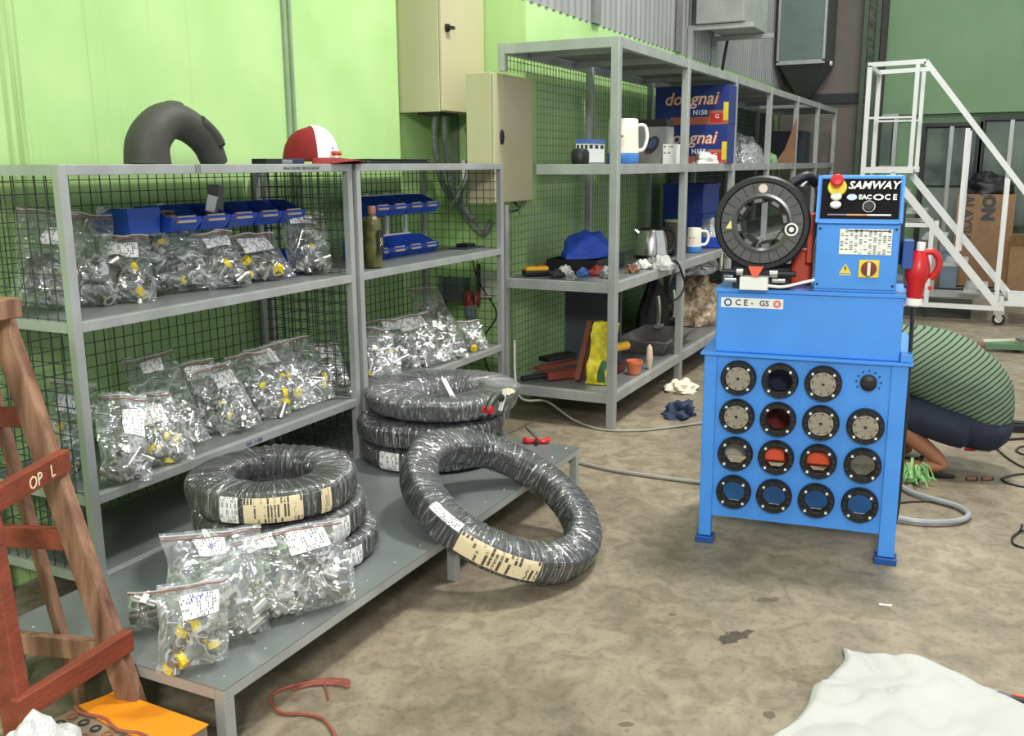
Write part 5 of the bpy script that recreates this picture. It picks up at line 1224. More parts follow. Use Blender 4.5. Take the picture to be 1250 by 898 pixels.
# blue crates stacked at the back
cr = mat('blue_crate', (26, 58, 140), .5, 0, .12)
def crate(x0, y0, z0, label, W=.55, D=.36, H=.26):
    t = thing('blue_crate', label, 'crate', (x0+W/2, y0+D/2, z0), 0, 'blue crates stacked on the middle board')
    for y in (y0, y0+D-.012): obj('side_wall', MB().bb((x0, y, z0), (x0+W, y+.012, z0+H)), cr, t, world=True)
    for x in (x0, x0+W-.012): obj('end_wall', MB().bb((x, y0+.012, z0), (x+.012, y0+D-.012, z0+H)), cr, t, world=True)
    obj('bottom', MB().bb((x0+.012, y0+.012, z0), (x0+W-.012, y0+D-.012, z0+.012)), cr, t, world=True)
    for k in range(5): obj('rib', MB().bb((x0-.008, y0+.02+k*.072, z0+.01), (x0, y0+.035+k*.072, z0+H-.02)), cr, t, world=True)
    obj('rim', MB().bb((x0-.012, y0-.010, z0+H-.03), (x0+W+.012, y0, z0+H)).bb((x0-.012, y0, z0+H-.03), (x0, y0+D, z0+H)), cr, t, world=True)
    return t
crate(8.36, 2.26, T2+E0, 'blue plastic crate at the bottom of the crate stack, middle board')
crate(8.36, 2.26, T2+E0+.262, 'blue plastic crate on top of the crate stack, middle board')
tag(obj('flat_blue_box', MB().bb((8.05, 2.02, T2+E0), (8.34, 2.24, T2+.07)).bb((8.06, 2.03, T2+.07), (8.33, 2.23, T2+.085)), mat('blue_fabric', (30, 70, 176)), None, loc=(8.2, 2.13, T2), world=True, bevel=.005), 'flat blue box in front of the crate stack', 'box')
lump('clear_film_heap', 'heap of clear film on the flat blue box', 'film', (8.2, 2.13, T2+.086), .13, .10, .16, film_mat('milky_film'), 44)
# black lead hanging off the board
cable('hanging_lead', 'black kettle lead looping down in front of the second post', [at_y(824, 318, 2.05), at_y(828, 322, 1.94), at_y(832, 332, 1.935), at_y(836, 346, 1.93), at_y(832, 358, 1.935), at_y(824, 366, 1.94), at_y(818, 360, 1.94), at_y(817, 345, 1.94), at_y(823, 330, 1.94)], .008, black_p)
tag(obj('black_adapter', MB().box(at_z(826, 312, T2)+Vector((0, .03, .032)), (.06, .05, .06)), black_p, None, loc=at_z(826, 312, T2)+Vector((0, .03, 0)), world=True, bevel=.006), 'small black adapter block at the board edge by the second post', 'adapter')
# --- bottom board
q0 = at_z(728, 470, T1)
pk = thing('brown_plank', 'rust brown plank leaning behind the yellow bundle', 'plank', (q0.x, q0.y, T1))
a = at_z(712, 470, T1); 
yb_ = thing('yellow_bundle', 'crumpled yellow bag standing on the bottom board behind the front post', 'bag', (a.x+.12, a.y, T1))
xa = 5.60; f0_ = at_x(714, 473, xa); f1_ = at_x(736, 473, xa); zt_ = at_x(735, 395, xa).z
def yl(a_, b_, d):
    y = (f0_.y+.0)+(f1_.y-.02-f0_.y)*a_; z = T1+.001+(zt_-T1)*b_; sh = -.05*b_
    q = Vector((xa+d+.03*b_, y+sh, z)); k_ = .02*nz(q, 12, 3)+.015*abs(nz(q, 30, 6)); return q+Vector((-k_ if d < .05 else k_, k_*.5, k_*.6 if b_ > .05 else 0))
m = MB().grid(lambda a_, b_: yl(a_, b_, 0), 14, 22).grid(lambda a_, b_: yl(1-a_, b_, .07), 14, 22).grid(lambda a_, b_: yl(0, b_, .07*(1-a_)), 4, 22).grid(lambda a_, b_: yl(1, b_, .07*a_), 4, 22).grid(lambda a_, b_: yl(a_, 1, .07*b_), 14, 4)
obj('yellow_film', m, mat('yellow_plastic_bag', (206, 190, 30), .45, 0, .3, 14, .3, 40, rgb2=(226, 214, 60)), yb_, world=True, smooth=True, angle=60)
obj('green_print', MB().grid(lambda a_, b_: yl(.62+.34*a_, .05+.35*b_, -.012), 6, 6), mat('green_print', (52, 96, 54), .6), yb_, world=True, smooth=True)
pa = at_x(709, 472, xa+.02); pb2 = at_x(724, 396, xa+.12)
obj('board', MB().bar((xa+.05, f0_.y+.06, T1+.012), (xa+.09, f0_.y+.02-.03, zt_), .035, .10, (1, 0, 0)), mat('rust_brown_wood', (112, 66, 48), .7, 0, .25, 10), pk, world=True)
pk.location = pk.location
q0 = at_z(690, 462, T1)
t = thing('floor_jack', 'low rust red trolley jack with black handle on the bottom board', 'jack', (q0.x, q0.y, T1))
c = q0
obj('frame', MB().bar(c+Vector((-.10, .10, .03)), c+Vector((.16, -.10, .03)), .10, .05), mat('rust_red_steel', (128, 58, 42), .6, 0, .2), t, world=True, bevel=.006)
obj('top_plate', MB().bar(c+Vector((-.10, .16, .075)), c+Vector((.22, .02, .075)), .05, .02), MATS['rust_red_steel'], t, world=True)
obj('black_pad', MB().bar(c+Vector((.05, .18, .105)), c+Vector((.30, .08, .105)), .09, .03), black_p, t, world=True)
cc = at_z(637, 474, T1+.02)
obj('handle', MB().cyl(c+Vector((-.10, .08, .035)), Vector((5.43, c.y+.20, T1+.03)), .018, 12), black_p, t, world=True, smooth=True)
q0 = at_z(774, 456, T1)
t = thing('orange_pot', 'small orange plastic pot on the bottom board beside the tool tray', 'pot', q0)
obj('pot', MB().lathe([(.040, E0), (.052, .07), (.056, .072), (.056, .092), (.050, .092), (.046, .07)], 20, Matrix.Translation(q0), cap=True), mat('terracotta_plastic', (206, 116, 74), .5), t, world=True, smooth=True)
q1 = q0+Vector((.0, .0, .092))
t = thing('cordless_drill', 'yellow and black cordless drill resting behind the orange pot', 'drill', q0+Vector((.05, .12, 0)))
dq = q0+Vector((.05, .12, .0))
obj('drill_body', MB().tube([dq+Vector((-.09, .05, .16)), dq+Vector((.06, -.03, .17))], [.028, .03], 12), MATS['tool_yellow'], t, world=True, smooth=True)
obj('chuck', MB().tube([dq+Vector((.06, -.03, .17)), dq+Vector((.11, -.055, .17))], [.024, .012], 10), black_p, t, world=True, smooth=True)
obj('grip', MB().bar(dq+Vector((-.03, .02, .15)), dq+Vector((-.03, .02, .04)), .035, .05), black_p, t, world=True, bevel=.006)
obj('battery', MB().bb(dq+Vector((-.08, -.03, E0)), dq+Vector((.03, .07, .05))), mat('dark_red_battery', (96, 30, 30), .5), t, world=True, bevel=.006)
qs = at_z(789, 452, T1)
tag(obj('pale_brush', MB().lathe([(.012, 0), (.020, .02), (.024, .08), (.018, .15), (.004, .17)], 14, Matrix.Translation(qs+Vector((.06, .0, E0)))), mat('pale_bristle', (206, 186, 160), .7), None, loc=qs+Vector((.06, 0, 0)), world=True, smooth=True), 'pale upright brush beside the orange pot', 'brush')
# grey tool tray and black bag
q0 = at_z(806, 424, T1); cx_, cy_ = q0.x+.02, q0.y+.05
t = thing('mortar_tray', 'scratched grey mortar tray on the bottom board', 'tray', (cx_, cy_, T1))
m = MB(); L_, W_, H_ = .36, .20, .10
pts = [(-L_*.8, -W_*.7, 0), (L_*.8, -W_*.7, 0), (L_*.8, W_*.7, 0), (-L_*.8, W_*.7, 0), (-L_, -W_, H_), (L_, -W_, H_), (L_, W_, H_), (-L_, W_, H_)]
m.add([(cx_+x, cy_+y, T1+.002+z) for x, y, z in pts], [(0, 3, 2, 1), (0, 1, 5, 4), (1, 2, 6, 5), (2, 3, 7, 6), (3, 0, 4, 7)])
obj('tray_shell', m, mat('scratched_grey', (104, 100, 96), .6, 0, .2, 14), t, world=True, solid=.006)
obj('tray_rim', MB().bar((cx_-L_, cy_-W_, T1+H_), (cx_+L_, cy_-W_, T1+H_), .02, .012).bar((cx_-L_, cy_-W_, T1+H_), (cx_-L_, cy_+W_, T1+H_), .02, .012), MATS['scratched_grey'], t, world=True)
q0 = at_y(810, 400, 2.42)
lump('black_holdall', 'black holdall standing behind the mortar tray', 'holdall', (q0.x-.05, 2.50, T1), .30, .11, .42, mat('black_fabric', (24, 24, 26), .7, 0, .3, 10, .2, 40), 51, .15)
for i, (px, py) in enumerate(((806, 402), (824, 405))):
    q0 = at_y(px, py, 2.28)
    tag(obj('chrome_handle', MB().tube(spline([(q0.x, 2.30, T1+.12), (q0.x-.02, 2.29, T1+.26), (q0.x-.03, 2.30, T1+.36)], 5), .018, 10).bb((q0.x-.03, 2.27, T1+.10), (q0.x+.05, 2.32, T1+.13)), chrome, None, loc=(q0.x, 2.3, T1+.1), world=True, smooth=True), 'chrome tool handle sticking out in front of the black holdall', 'tool', 'chrome tools by the holdall')
q0 = at_z(868, 402, T1)
lump('brown_parts_bag', 'bulging clear bag of brown packaged parts at the machine side', 'bag', (8.42, 2.28, T1), .40, .22, .40, mat('brown_packaging', (150, 122, 92), .5, 0, .5, 26, .5, 30, rgb2=(200, 180, 150)), 55, .3, 8)
lump('clear_sack', 'clear plastic sack heaped on the brown parts bag', 'sack', (8.42, 2.32, T1+.43), .30, .18, .18, film_mat('milky_film'), 56, .3)

# ------------------------------------------------------------------ white mobile platform stairs
ml = mat('white_steel_tube', (226, 228, 224), .4, .1, .05)
XL0, XL1 = 10.7, 11.6
ld = thing('platform_stairs', 'white steel mobile platform stairs with handrails in front of the far windows', 'stairs', (11.1, .5, 0))
tb_ = .045
def lb(name, a, b, w_=tb_, h_=tb_): return obj(name, MB().bar(a, b, w_, h_), ml, ld, world=True)
for X in (XL0, XL1):
    sy_ = 0 if X == XL0 else -.12; lb('stringer', (X, -.16+sy_, .17), (X, .95+sy_, 1.49), .05, .07)
    lb('base_rail', (X, -.20, .17), (X, 1.24, .17))
    lb('back_upright', (X, 1.22, .17), (X, 1.22, 2.56))
    lb('mid_upright', (X, .27, .66), (X, .27, 1.93), .04, .04)
    lb('low_upright', (X, -.125, .25), (X, -.125, 1.44), .04, .04)
    lb('platform_post', (X, .77, 1.53), (X, .77, 2.57), .04, .04)
    lb('support_post', (X, .52, .19), (X, .52, .98), .044, .044)
    lb('brace', (X, .56, .98), (X, 1.22, .98), .042, .042)
    lb('top_rail', (X, 1.24, 2.57), (X, .70, 2.58))
    lb('hand_rail', (X, .70, 2.58), (X, -.40, 1.17), .045, .05)
    lb('hand_rail_end', (X, -.40, 1.17), (X, -.40, 1.02), .04, .04)
    lb('platform_edge', (X, 1.24, 1.53), (X, .74, 1.53), .05, .06)
    obj('mid_rail', MB().bar((X, 1.22, 2.05), (X, .79, 2.05), .02, .02), ml, ld, world=True)
for y in (1.22, -.18): lb('base_cross_rail', (XL0, y, .17), (XL1, y, .17))
lb('back_top_rail', (XL0, 1.22, 2.55), (XL1, 1.22, 2.55))
obj('platform', MB().bb((XL0, .78, 1.50), (XL1, 1.22, 1.53)), alu, ld, world=True)
for k, (y, z) in enumerate(((-.02, .34), (.19, .60), (.41, .86), (.63, 1.12), (.82, 1.33))):
    obj('step', MB().bb((XL0+.03, y-.02, z-.03), (XL1-.03, y+.20, z)), alu, ld, world=True)
lb('foot_step', (XL0, -.33, .24), (XL1, -.33, .24), .2, .02)
lb('foot_step_arm', (XL0+.02, -.20, .22), (XL0+.02, -.42, .22))
def wheel(x, y):
    ca = obj('caster', MB().bb((x-.03, y-.05, .11), (x+.03, y+.05, .15)).bar((x-.03, y-.02, .06), (x-.03, y+.02, .13), .012, .05).bar((x+.03, y-.02, .06), (x+.03, y+.02, .13), .012, .05), chrome, ld, world=True)
    obj('tyre', MB().lathe([(.035, -.022), (.055, -.022), (.062, -.01), (.062, .01), (.055, .022), (.035, .022)], 20, Matrix.Translation((x, y, .0625)) @ Euler((0, PI/2, 0)).to_matrix().to_4x4(), True), black_p, ca, world=True, smooth=True)
    obj('hub', MB().cyl((x-.02, y, .0625), (x+.02, y, .0625), .034, 14), white_p, ca, world=True)
for x in (XL0, XL1):
    for y in (-.16, 1.2): wheel(x, y)

# ------------------------------------------------------------------ old wooden trestle ladder at the left
wl_ = thing('wooden_step_ladder', 'worn red-brown wooden step ladder beside the bench', 'step ladder', (1.6, 2.25, 0))
S1a, S1b = Vector((1.745, 2.035, 0)), Vector((1.735, 2.44, 1.20))
S2a, S2b = Vector((1.385, 2.04, 0)), Vector((1.47, 2.24, 1.20))
S3a, S3b = Vector((1.62, 2.56, 0)), Vector((1.70, 2.47, 1.20))
R1a, R1b = Vector((1.745, 2.275, 0)), Vector((1.72, 2.50, 1.05))
def st(name, a, b, w_, h_, m_, up=(0, 0, 1)): return obj(name, MB().bar(a, b, w_, h_, up), m_, wl_, world=True, bevel=.003)
st('stile', S1a, S1b, .062, .045, wood_m, (1, .3, 0)); st('stile', S2a, S2b, .06, .045, wood_r, (1, .3, 0)); st('stile', S3a, S3b, .05, .04, wood_m, (1, .3, 0)); st('rear_leg', R1a, R1b, .030, .03, wood_m, (1, 0, 0))
def pt(a, b, z): return a+(b-a)*(z/1.2)
for z in (.29, .80):
    a_, b_ = pt(S1a, S1b, z), pt(S2a, S2b, z); o_ = Vector((.0, -.045, 0))
    rg = st('rung', a_+o_*1.0+(a_-b_).normalized()*.03, b_+o_*.7-(a_-b_).normalized()*.03, .03, .062, wood_r)
    if z > .5:
        text('chalk_mark', 'OP   L', .05, mat('chalk', (226, 206, 170), .8), wl_, frame(a_*.6+b_*.4+o_+Vector((.008, -.017, 0)), (a_-b_).normalized(), (0, 0, 1)), world=True)
for z in (.255, .575, .92):
    a_, b_ = pt(S1a, S1b, z), pt(S3a, S3b, z)
    st('cross_bar', a_+Vector((0, .03, 0)), b_, .028, .062 if z < .9 else .055, wood_r if z > .3 else wood_m)
obj('top_cap', MB().bb((1.42, 2.36, 1.20), (1.75, 2.56, 1.255)), wood_m, wl_, world=True, bevel=.004)

# ------------------------------------------------------------------ foreground left: orange carton, white sack, red twine
ox = at_z(165, 838, .135); A_ = at_z(140, 840, .135); B_ = at_z(252, 880, .135); C_ = at_z(70, 885, .135)
dx_ = (B_-A_); dy_ = (C_-A_); 
oc = thing('orange_carton', 'flattened orange and brown printed carton lying on the floor', 'carton', (A_.x, A_.y, 0))
dxn = dx_.normalized(); ang_ = math.atan2(dxn.y, dxn.x); dyn = Vector((dxn.y, -dxn.x, 0)); 
if dyn.dot(dy_) < 0: dyn = -dyn
LW, LD = dx_.length, .30
def cp(u, v, z): return Vector((A_.x, A_.y, 0))+dxn*(u*LW)+dyn*(v*LD)+Vector((0, 0, z))
def topz(u, v): return .135-.03*math.sin(u*2.6)*v-.012*math.cos(v*5)
m = MB().grid(lambda u, v: cp(u, 1-v, topz(u, 1-v)), 10, 8)
for (f) in ((lambda u, v: cp(u, 0, .001+(topz(u, 0)-.001)*(1-v))), (lambda u, v: cp(1-u, 1, .001+(topz(1-u, 1)-.001)*(1-v))), (lambda u, v: cp(1, u, .001+(topz(1, u)-.001)*(1-v))), (lambda u, v: cp(0, 1-u, .001+(topz(0, 1-u)-.001)*(1-v)))): m.grid(f, 10, 2)
obj('carton_body', m, mat('dull_carton', (132, 116, 98), .7, 0, .15, 14), oc, world=True)
obj('orange_flap', MB().grid(lambda u, v: cp(u*1.02, .40*(1-v)+.06*(1-v)*math.sin(u*3), topz(u, .42*(1-v))+.004), 10, 6), mat('orange_card', (234, 142, 18), .5, 0, .06), oc, world=True, solid=.003)
obj('torn_edge', MB().tube([cp(u/12, .44+.03*math.sin(u*1.3), topz(u/12, .45)+.006) for u in range(13)], .005, 6), mat('torn_red_edge', (150, 84, 66), .7), oc, world=True)
rng = random.Random(3)
for i in range(14):
    u = .08+.84*((i % 7)/6.5); v = .54+.13*(i//7)
    p = cp(u, v, topz(u, v)+.002)
    obj('printed_ring', MB().ring(p, p+Vector((0, 0, .0012)), .015, .009, 14), mat('print_blue_black', (44, 46, 58), .6) if i % 3 else mat('rust_print', (150, 90, 60), .6), oc, world=True)
q0 = at_z(30, 885, .10)
lump('white_sack', 'crumpled white woven sack on the floor in front of the ladder', 'sack', (1.31, 1.95, 0), .19, .15, .30, mat('white_woven', (206, 208, 206), .7, 0, .12, 20, .3, 120), 61, .25, 5)
tw = mat('red_twine', (150, 84, 66), .7, 0, .3, 40, .3, 200)
t = thing('red_twine', 'frayed bundle of red twine lying on the floor by the bench leg', 'twine', at_z(360, 845, 0))
def fl(px): return [at_z(x, y, .007) for x, y in px]
obj('strand', MB().tube(spline(fl([(424, 833), (400, 830), (375, 833), (352, 838), (334, 846), (331, 857), (345, 870), (372, 871), (392, 876), (404, 888), (412, 905)]), 6), .0055, 6), tw, t, world=True, smooth=True)
for k in range(5):
    obj('frayed_strand', MB().tube(spline(fl([(427, 830+k*2.0), (405, 828+k*1.6), (378, 831+k*1.2), (356, 838+k)]), 6), .0035, 5), tw, t, world=True, smooth=True)
obj('frayed_strand', MB().tube(spline(fl([(395, 834), (399, 842), (401, 853)]), 4), .003, 5), tw, t, world=True)

# ------------------------------------------------------------------ white sheet at the lower right
ol = [(1028, 795), (1045, 797), (1075, 802), (1105, 808), (1140, 816), (1165, 827), (1190, 836), (1215, 845), (1240, 858), (1275, 880), (1300, 960), (1180, 990), (1000, 990), (930, 920), (950, 898), (972, 880), (985, 862), (992, 840), (1003, 836), (1018, 822), (1030, 808)]
OP = [at_z(x, y, 0) for x, y in ol]; cx_ = sum(p.x for p in OP)/len(OP); cy_ = sum(p.y for p in OP)/len(OP)
OPs = spline(OP+[OP[0]], 5)[:-1]; n = len(OPs); K = 26
def sh(i, j):
    b = j/K; p = OPs[i % n]; q = Vector((cx_+(p.x-cx_)*b, cy_+(p.y-cy_)*b, 0))
    h = .010+.060*abs(nz(q, 3.2, 2))+.030*abs(nz(q, 8.5, 8)); h *= min(1, (1-b)*7+.15)
    q.z = .003+h; return q
V = [sh(i, j) for j in range(1, K+1) for i in range(n)]+[Vector((cx_, cy_, .02))]
F = [((j)*n+i, (j+1)*n+i, (j+1)*n+(i+1) % n, j*n+(i+1) % n) for j in range(K-1) for i in range(n)]+[(i, (i+1) % n, K*n) for i in range(n)]
tag(obj('white_sheet', MB().add(V, F), white_cloth, None, loc=(cx_, cy_, 0), world=True, smooth=True, angle=80, solid=.002), 'large crumpled white cloth sheet spread on the concrete floor', 'sheet')
P = [at_z(1218, 846, .012), at_z(1234, 851, .012), at_z(1262, 857, .012)]
t = thing('orange_black_strap', 'black tool bar with red stripe sticking out from under the white sheet', 'tool', P[0])
obj('bar', MB().tube(P, .010, 8), black_p, t, world=True); obj('red_stripe', MB().bar(P[1]+Vector((0, 0, .011)), P[2]+Vector((0, 0, .011)), .006, .003), orange_p, t, world=True)

# ------------------------------------------------------------------ rags, cables and small things on the floor
q0 = at_z(832, 477, 0); lump('pale_cloth', 'pale cream cloth crumpled on the floor by the tall rack post', 'cloth', q0, .13, .10, .07, mat('cream_cloth', (226, 220, 196), .8), 71, .5)
q0 = at_z(829, 507, 0); lump('navy_rag', 'dark navy checked rag crumpled on the floor', 'rag', q0, .12, .10, .09, mat('navy_cloth', (44, 56, 84), .8, 0, .3, 40, .3, 60), 72, .6)
cable('grey_cable', 'thin grey cable running from the rack post across the floor to the machine', [Vector((5.345, 2.62, .52)), Vector((5.05, 2.45, .25)), at_z(668, 490, .12), at_z(700, 512, .03), at_z(735, 524, .01), at_z(780, 525, .01), at_z(820, 521, .01), at_z(850, 517, .01), at_z(890, 512, .01)], .007, mat('grey_cable', (150, 148, 140), .5))
cable('grey_cable', 'grey cable from the bench end across the floor under the machine', [at_z(690, 560, .012), at_z(740, 572, .012), at_z(790, 580, .012), at_z(850, 588, .012), at_z(900, 594, .012)], .010, MATS['grey_cable'])
cable('hydraulic_hose', 'grey hose looping on the floor right of the blue machine', [at_z(1096, 590, .02), at_z(1112, 600, .02), at_z(1140, 609, .02), at_z(1168, 617, .02), at_z(1182, 627, .02), at_z(1174, 634, .02), at_z(1150, 637, .02), at_z(1120, 636, .02), at_z(1085, 631, .02), at_z(1050, 628, .02)], .013, mat('grey_hose', (150, 154, 156), .35), 'hose')
cable('thin_cable', 'thin dark cable under the grey hose loop', [at_z(1090, 615, .006), at_z(1115, 612, .006), at_z(1145, 613, .006), at_z(1165, 618, .006)], .004, black_p)
GBK = 'black cables on the floor behind the crouching person'
cable('black_cable', 'black cable curving away from the power tool on the floor', [at_z(1208, 538, .006), at_z(1225, 555, .006), at_z(1245, 568, .006), at_z(1275, 580, .006)], .005, black_p, group=GBK)
cable('black_cable', 'black cable lying straight towards the room edge behind the person', [at_z(1212, 537, .008), at_z(1230, 536, .008), at_z(1255, 535, .008), at_z(1285, 538, .008)], .007, black_p, group=GBK)
cable('black_cable', 'black cable with a wide flat loop beside the row of sockets', [at_z(1222, 584, .006), at_z(1240, 579, .006), at_z(1268, 578, .006), at_z(1290, 584, .006), at_z(1260, 594, .006), at_z(1232, 590, .006), at_z(1222, 584, .006)], .005, black_p, group=GBK)
cable('black_cable', 'small loop of black cable lying on the bare floor', [at_z(1248, 640, .006), at_z(1245, 648, .006), at_z(1236, 656, .006), at_z(1238, 664, .006), at_z(1256, 668, .006), at_z(1272, 658, .006), at_z(1258, 648, .006), at_z(1246, 648, .012)], .005, black_p, group=GBK)
cable('black_cable', 'small ring of black cable behind the person at the wall side', [at_z(1240, 550, .006), at_z(1246, 545, .006), at_z(1262, 545, .006), at_z(1262, 554, .006), at_z(1248, 554, .006), at_z(1240, 550, .006)], .005, black_p, group=GBK)
q0 = at_z(1246, 529, 0)
tag(obj('black_tool_case', MB().box(q0+Vector((.06, 0, .025)), (.10, .26, .05), Euler((0, 0, .2)).to_matrix()).box(q0+Vector((.06, 0, .055)), (.05, .14, .012), Euler((0, 0, .2)).to_matrix()), black_p, None, loc=q0, world=True, bevel=.01), 'small black tool case on the floor behind the person', 'case')
# row of sockets / wrenches near the foot
for i, px in enumerate((1185, 1204)):
    q0 = at_z(px, 584, .012)
    t = thing('socket_wrench', ('steel and brown socket lying by the sandal heel', 'steel and brown socket at the end of the cable loop')[i], 'socket', q0)
    obj('socket_body', MB().cyl(q0-RGT*.022, q0+RGT*.022, .012, 10), mat('brown_steel', (130, 92, 76), .4, .4), t, world=True, smooth=True)
    obj('socket_end', MB().cyl(q0+RGT*.022, q0+RGT*.034, .010, 10), dark_metal, t, world=True)
q0 = at_z(1190, 548, .010)
t = thing('screwdriver', 'red and dark screwdriver lying between person and cables', 'screwdriver', q0)
obj('handle', MB().tube([q0-RGT*.06+Vector((.02, 0, 0)), q0+RGT*.0], .010, 8), red_p, t, world=True); obj('shaft', MB().tube([q0, q0+RGT*.09-Vector((.03, 0, 0))], .006, 8), dark_metal, t, world=True)
# green twine bundle
q0 = at_z(1112, 588, 0)
gb = thing('green_twine_bundle', 'bundle of pale green plastic twine on the floor by the machine leg', 'twine', q0)
gm = mat('pale_green_twine', (132, 180, 112), .6, 0, .2, 30); rng = random.Random(9); m = MB()
for i in range(46):
    a_ = rng.random()*2*PI; l_ = frand(rng, .06, .13); h_ = frand(rng, .02, .12)
    m.tube(spline([q0+Vector((0, 0, .01)), q0+Vector((math.cos(a_)*l_*.6, math.sin(a_)*l_*.6, h_)), q0+Vector((math.cos(a_)*l_, math.sin(a_)*l_, frand(rng, .006, .05)))], 3), .005, 4)
obj('strands', m, gm, gb, world=True, kind='stuff')
obj('knot', MB().lathe([(.001, 0), (.03, .005), (.035, .03), (.02, .055), (.001, .06)], 12, Matrix.Translation(q0), cap=False), gm, gb, world=True, smooth=True)
# green floor tool (grinder stand) near the room edge
q0 = at_z(1243, 432, 0)
t = thing('floor_puller', 'green wedge shaped floor tool with a round steel head', 'tool', q0)
fx = RGT; fy = Vector((FWD.x, FWD.y, 0)).normalized()
c = q0+fy*.08
m = MB(); P = []
for z in (.03, .075):
    for (u_, v_) in ((-.26, .05), (-.22, .10), (.14, .14), (.14, -.10), (.0, -.06)): P.append(c+fx*u_+fy*v_+Vector((0, 0, z)))
m.add(P, [(4, 3, 2, 1, 0), (5, 6, 7, 8, 9)]+[(i, (i+1) % 5, (i+1) % 5+5, i+5) for i in range(5)])
obj('green_body', m, mat('green_tool_paint', (84, 120, 88), .5), t, world=True)
obj('cream_edge', MB().bar(c+fx*-.22+fy*.11+Vector((0, 0, .08)), c+fx*.14+fy*.15+Vector((0, 0, .08)), .03, .02), mat('cream_paint', (226, 220, 190), .5), t, world=True)
obj('nose', MB().cyl(c+fx*-.36+fy*.03+Vector((0, 0, .04)), c+fx*-.24+fy*.06+Vector((0, 0, .045)), .038, 12), mat('brown_steel', (130, 92, 76)), t, world=True, smooth=True)
obj('steel_head', MB().lathe([(.02, .05), (.10, .05), (.11, .08), (.10, .12), (.05, .125), (.02, .10)], 24, Matrix.Translation(c+fx*.12), True), chrome, t, world=True, smooth=True)
obj('foot', MB().lathe([(.001, 0), (.09, 0), (.10, .03), (.001, .05)], 20, Matrix.Translation(c+fx*.12), cap=False), mat('brown_steel', (130, 92, 76)), t, world=True, smooth=True)
obj('red_knob', MB().cyl(c+fx*.17-fy*.10+Vector((0, 0, .02)), c+fx*.24-fy*.10+Vector((0, 0, .02)), .02, 10), red_p, t, world=True)
tag(obj('paper_scrap', MB().box(at_z(1081, 738, .002), (.012, .045, .001), Euler((0, 0, .2)).to_matrix()), white_paper, None, loc=at_z(1081, 738, 0), world=True), 'tiny white paper scrap on the concrete floor', 'paper scrap')

# ------------------------------------------------------------------ far end: cartons, black bag, low rails
a = at_x(1170, 237, 13.9); b = at_x(1229, 343, 13.9)
t = thing('brown_carton', 'tall brown carton with sideways grey lettering by the far windows', 'carton', (14.0, (a.y+b.y)/2, 0))
zc = at_x(1200, 300, 13.9).z
obj('carton_body', MB().bb((13.9, b.y, .02), (14.3, a.y, zc)).bb((13.9, b.y-.01, zc), (14.3, a.y+.01, a.z)), card, t, world=True)
obj('skid', MB().bb((13.88, b.y, 0), (14.3, a.y, .02)), mat('dark_skid', (50, 44, 40), .8), t, world=True)
inkg = mat('grey_carton_ink', (74, 74, 76), .7)
text('carton_lettering', 'ALAYSIA', .155, inkg, t, frame((13.895, a.y-.13, (zc+a.z)/2+.02), (0, .0, -1), (0, -1, 0)), world=True, bold=.004)
text('carton_lettering', 'ON', .20, inkg, t, frame((13.895, a.y-.36, a.z-.17), (0, 0, -1), (0, -1, 0)), world=True, bold=.012)
lump('black_rubbish_bag', 'black rubbish bag slumped on the tall brown carton', 'bag', (14.1, (a.y+b.y)/2, a.z+.001), .19, .30, .26, black_p, 81, .3)
a = at_x(1237, 262, 13.6); b = at_x(1290, 335, 13.6)
t = thing('brown_carton', 'open brown carton at the right of the lettered carton', 'carton', (13.8, (a.y+b.y)/2, 0))
obj('carton_body', MB().bb((13.6, b.y, 0), (14.1, a.y, .62)), card, t, world=True)
obj('carton_flap', MB().box((13.55, (a.y+b.y)/2, .66), (.012, a.y-b.y, .16), Euler((0, -.5, 0)).to_matrix()), card, t, world=True)
for i, (px, py, px2, h, lab, m_) in enumerate(((1115, 338, 1165, .32, 'flat brown carton under the window with pale panel', card), (1150, 324, 1170, .5, 'pale bluish box standing beside the flat brown carton', mat('pale_blue_box', (120, 134, 150), .6)))):
    a = at_x(px, py, 14.0+.12*i); b = at_x(px2, py, 14.0+.12*i)
    t = thing('storage_box', lab, 'box', (14.1, (a.y+b.y)/2, 0))
    x0 = 13.95-.3*i
    obj('box_body', MB().bb((x0, b.y, 0), (x0+.28, a.y, h-.03)), m_, t, world=True, bevel=.004); obj('box_lid', MB().bb((x0-.01, b.y-.01, h-.03), (x0+.29, a.y+.01, h)), m_, t, world=True)
for i, y in enumerate((13.25, 13.05)):
    tag(obj('steel_track', MB().bb((y, -3, 0), (y+.05, 1.5, .03)).bb((y+.015, -3, .03), (y+.035, 1.5, .05)), alu if i else dark_alu, None, loc=(y, 0, 0), world=True), ('dark steel floor track before the far cartons', 'pale steel floor track nearer the platform stairs')[i], 'track')
tag(obj('dark_floor_mat', MB().bb((11.0, .1, .0005), (12.6, 1.35, .006)).bb((11.02, .12, .006), (12.58, 1.33, .009)), mat('dark_mat', (62, 60, 54), .9), None, loc=(11.8, .7, 0), world=True), 'dark mat on the floor under the platform stairs', 'mat')

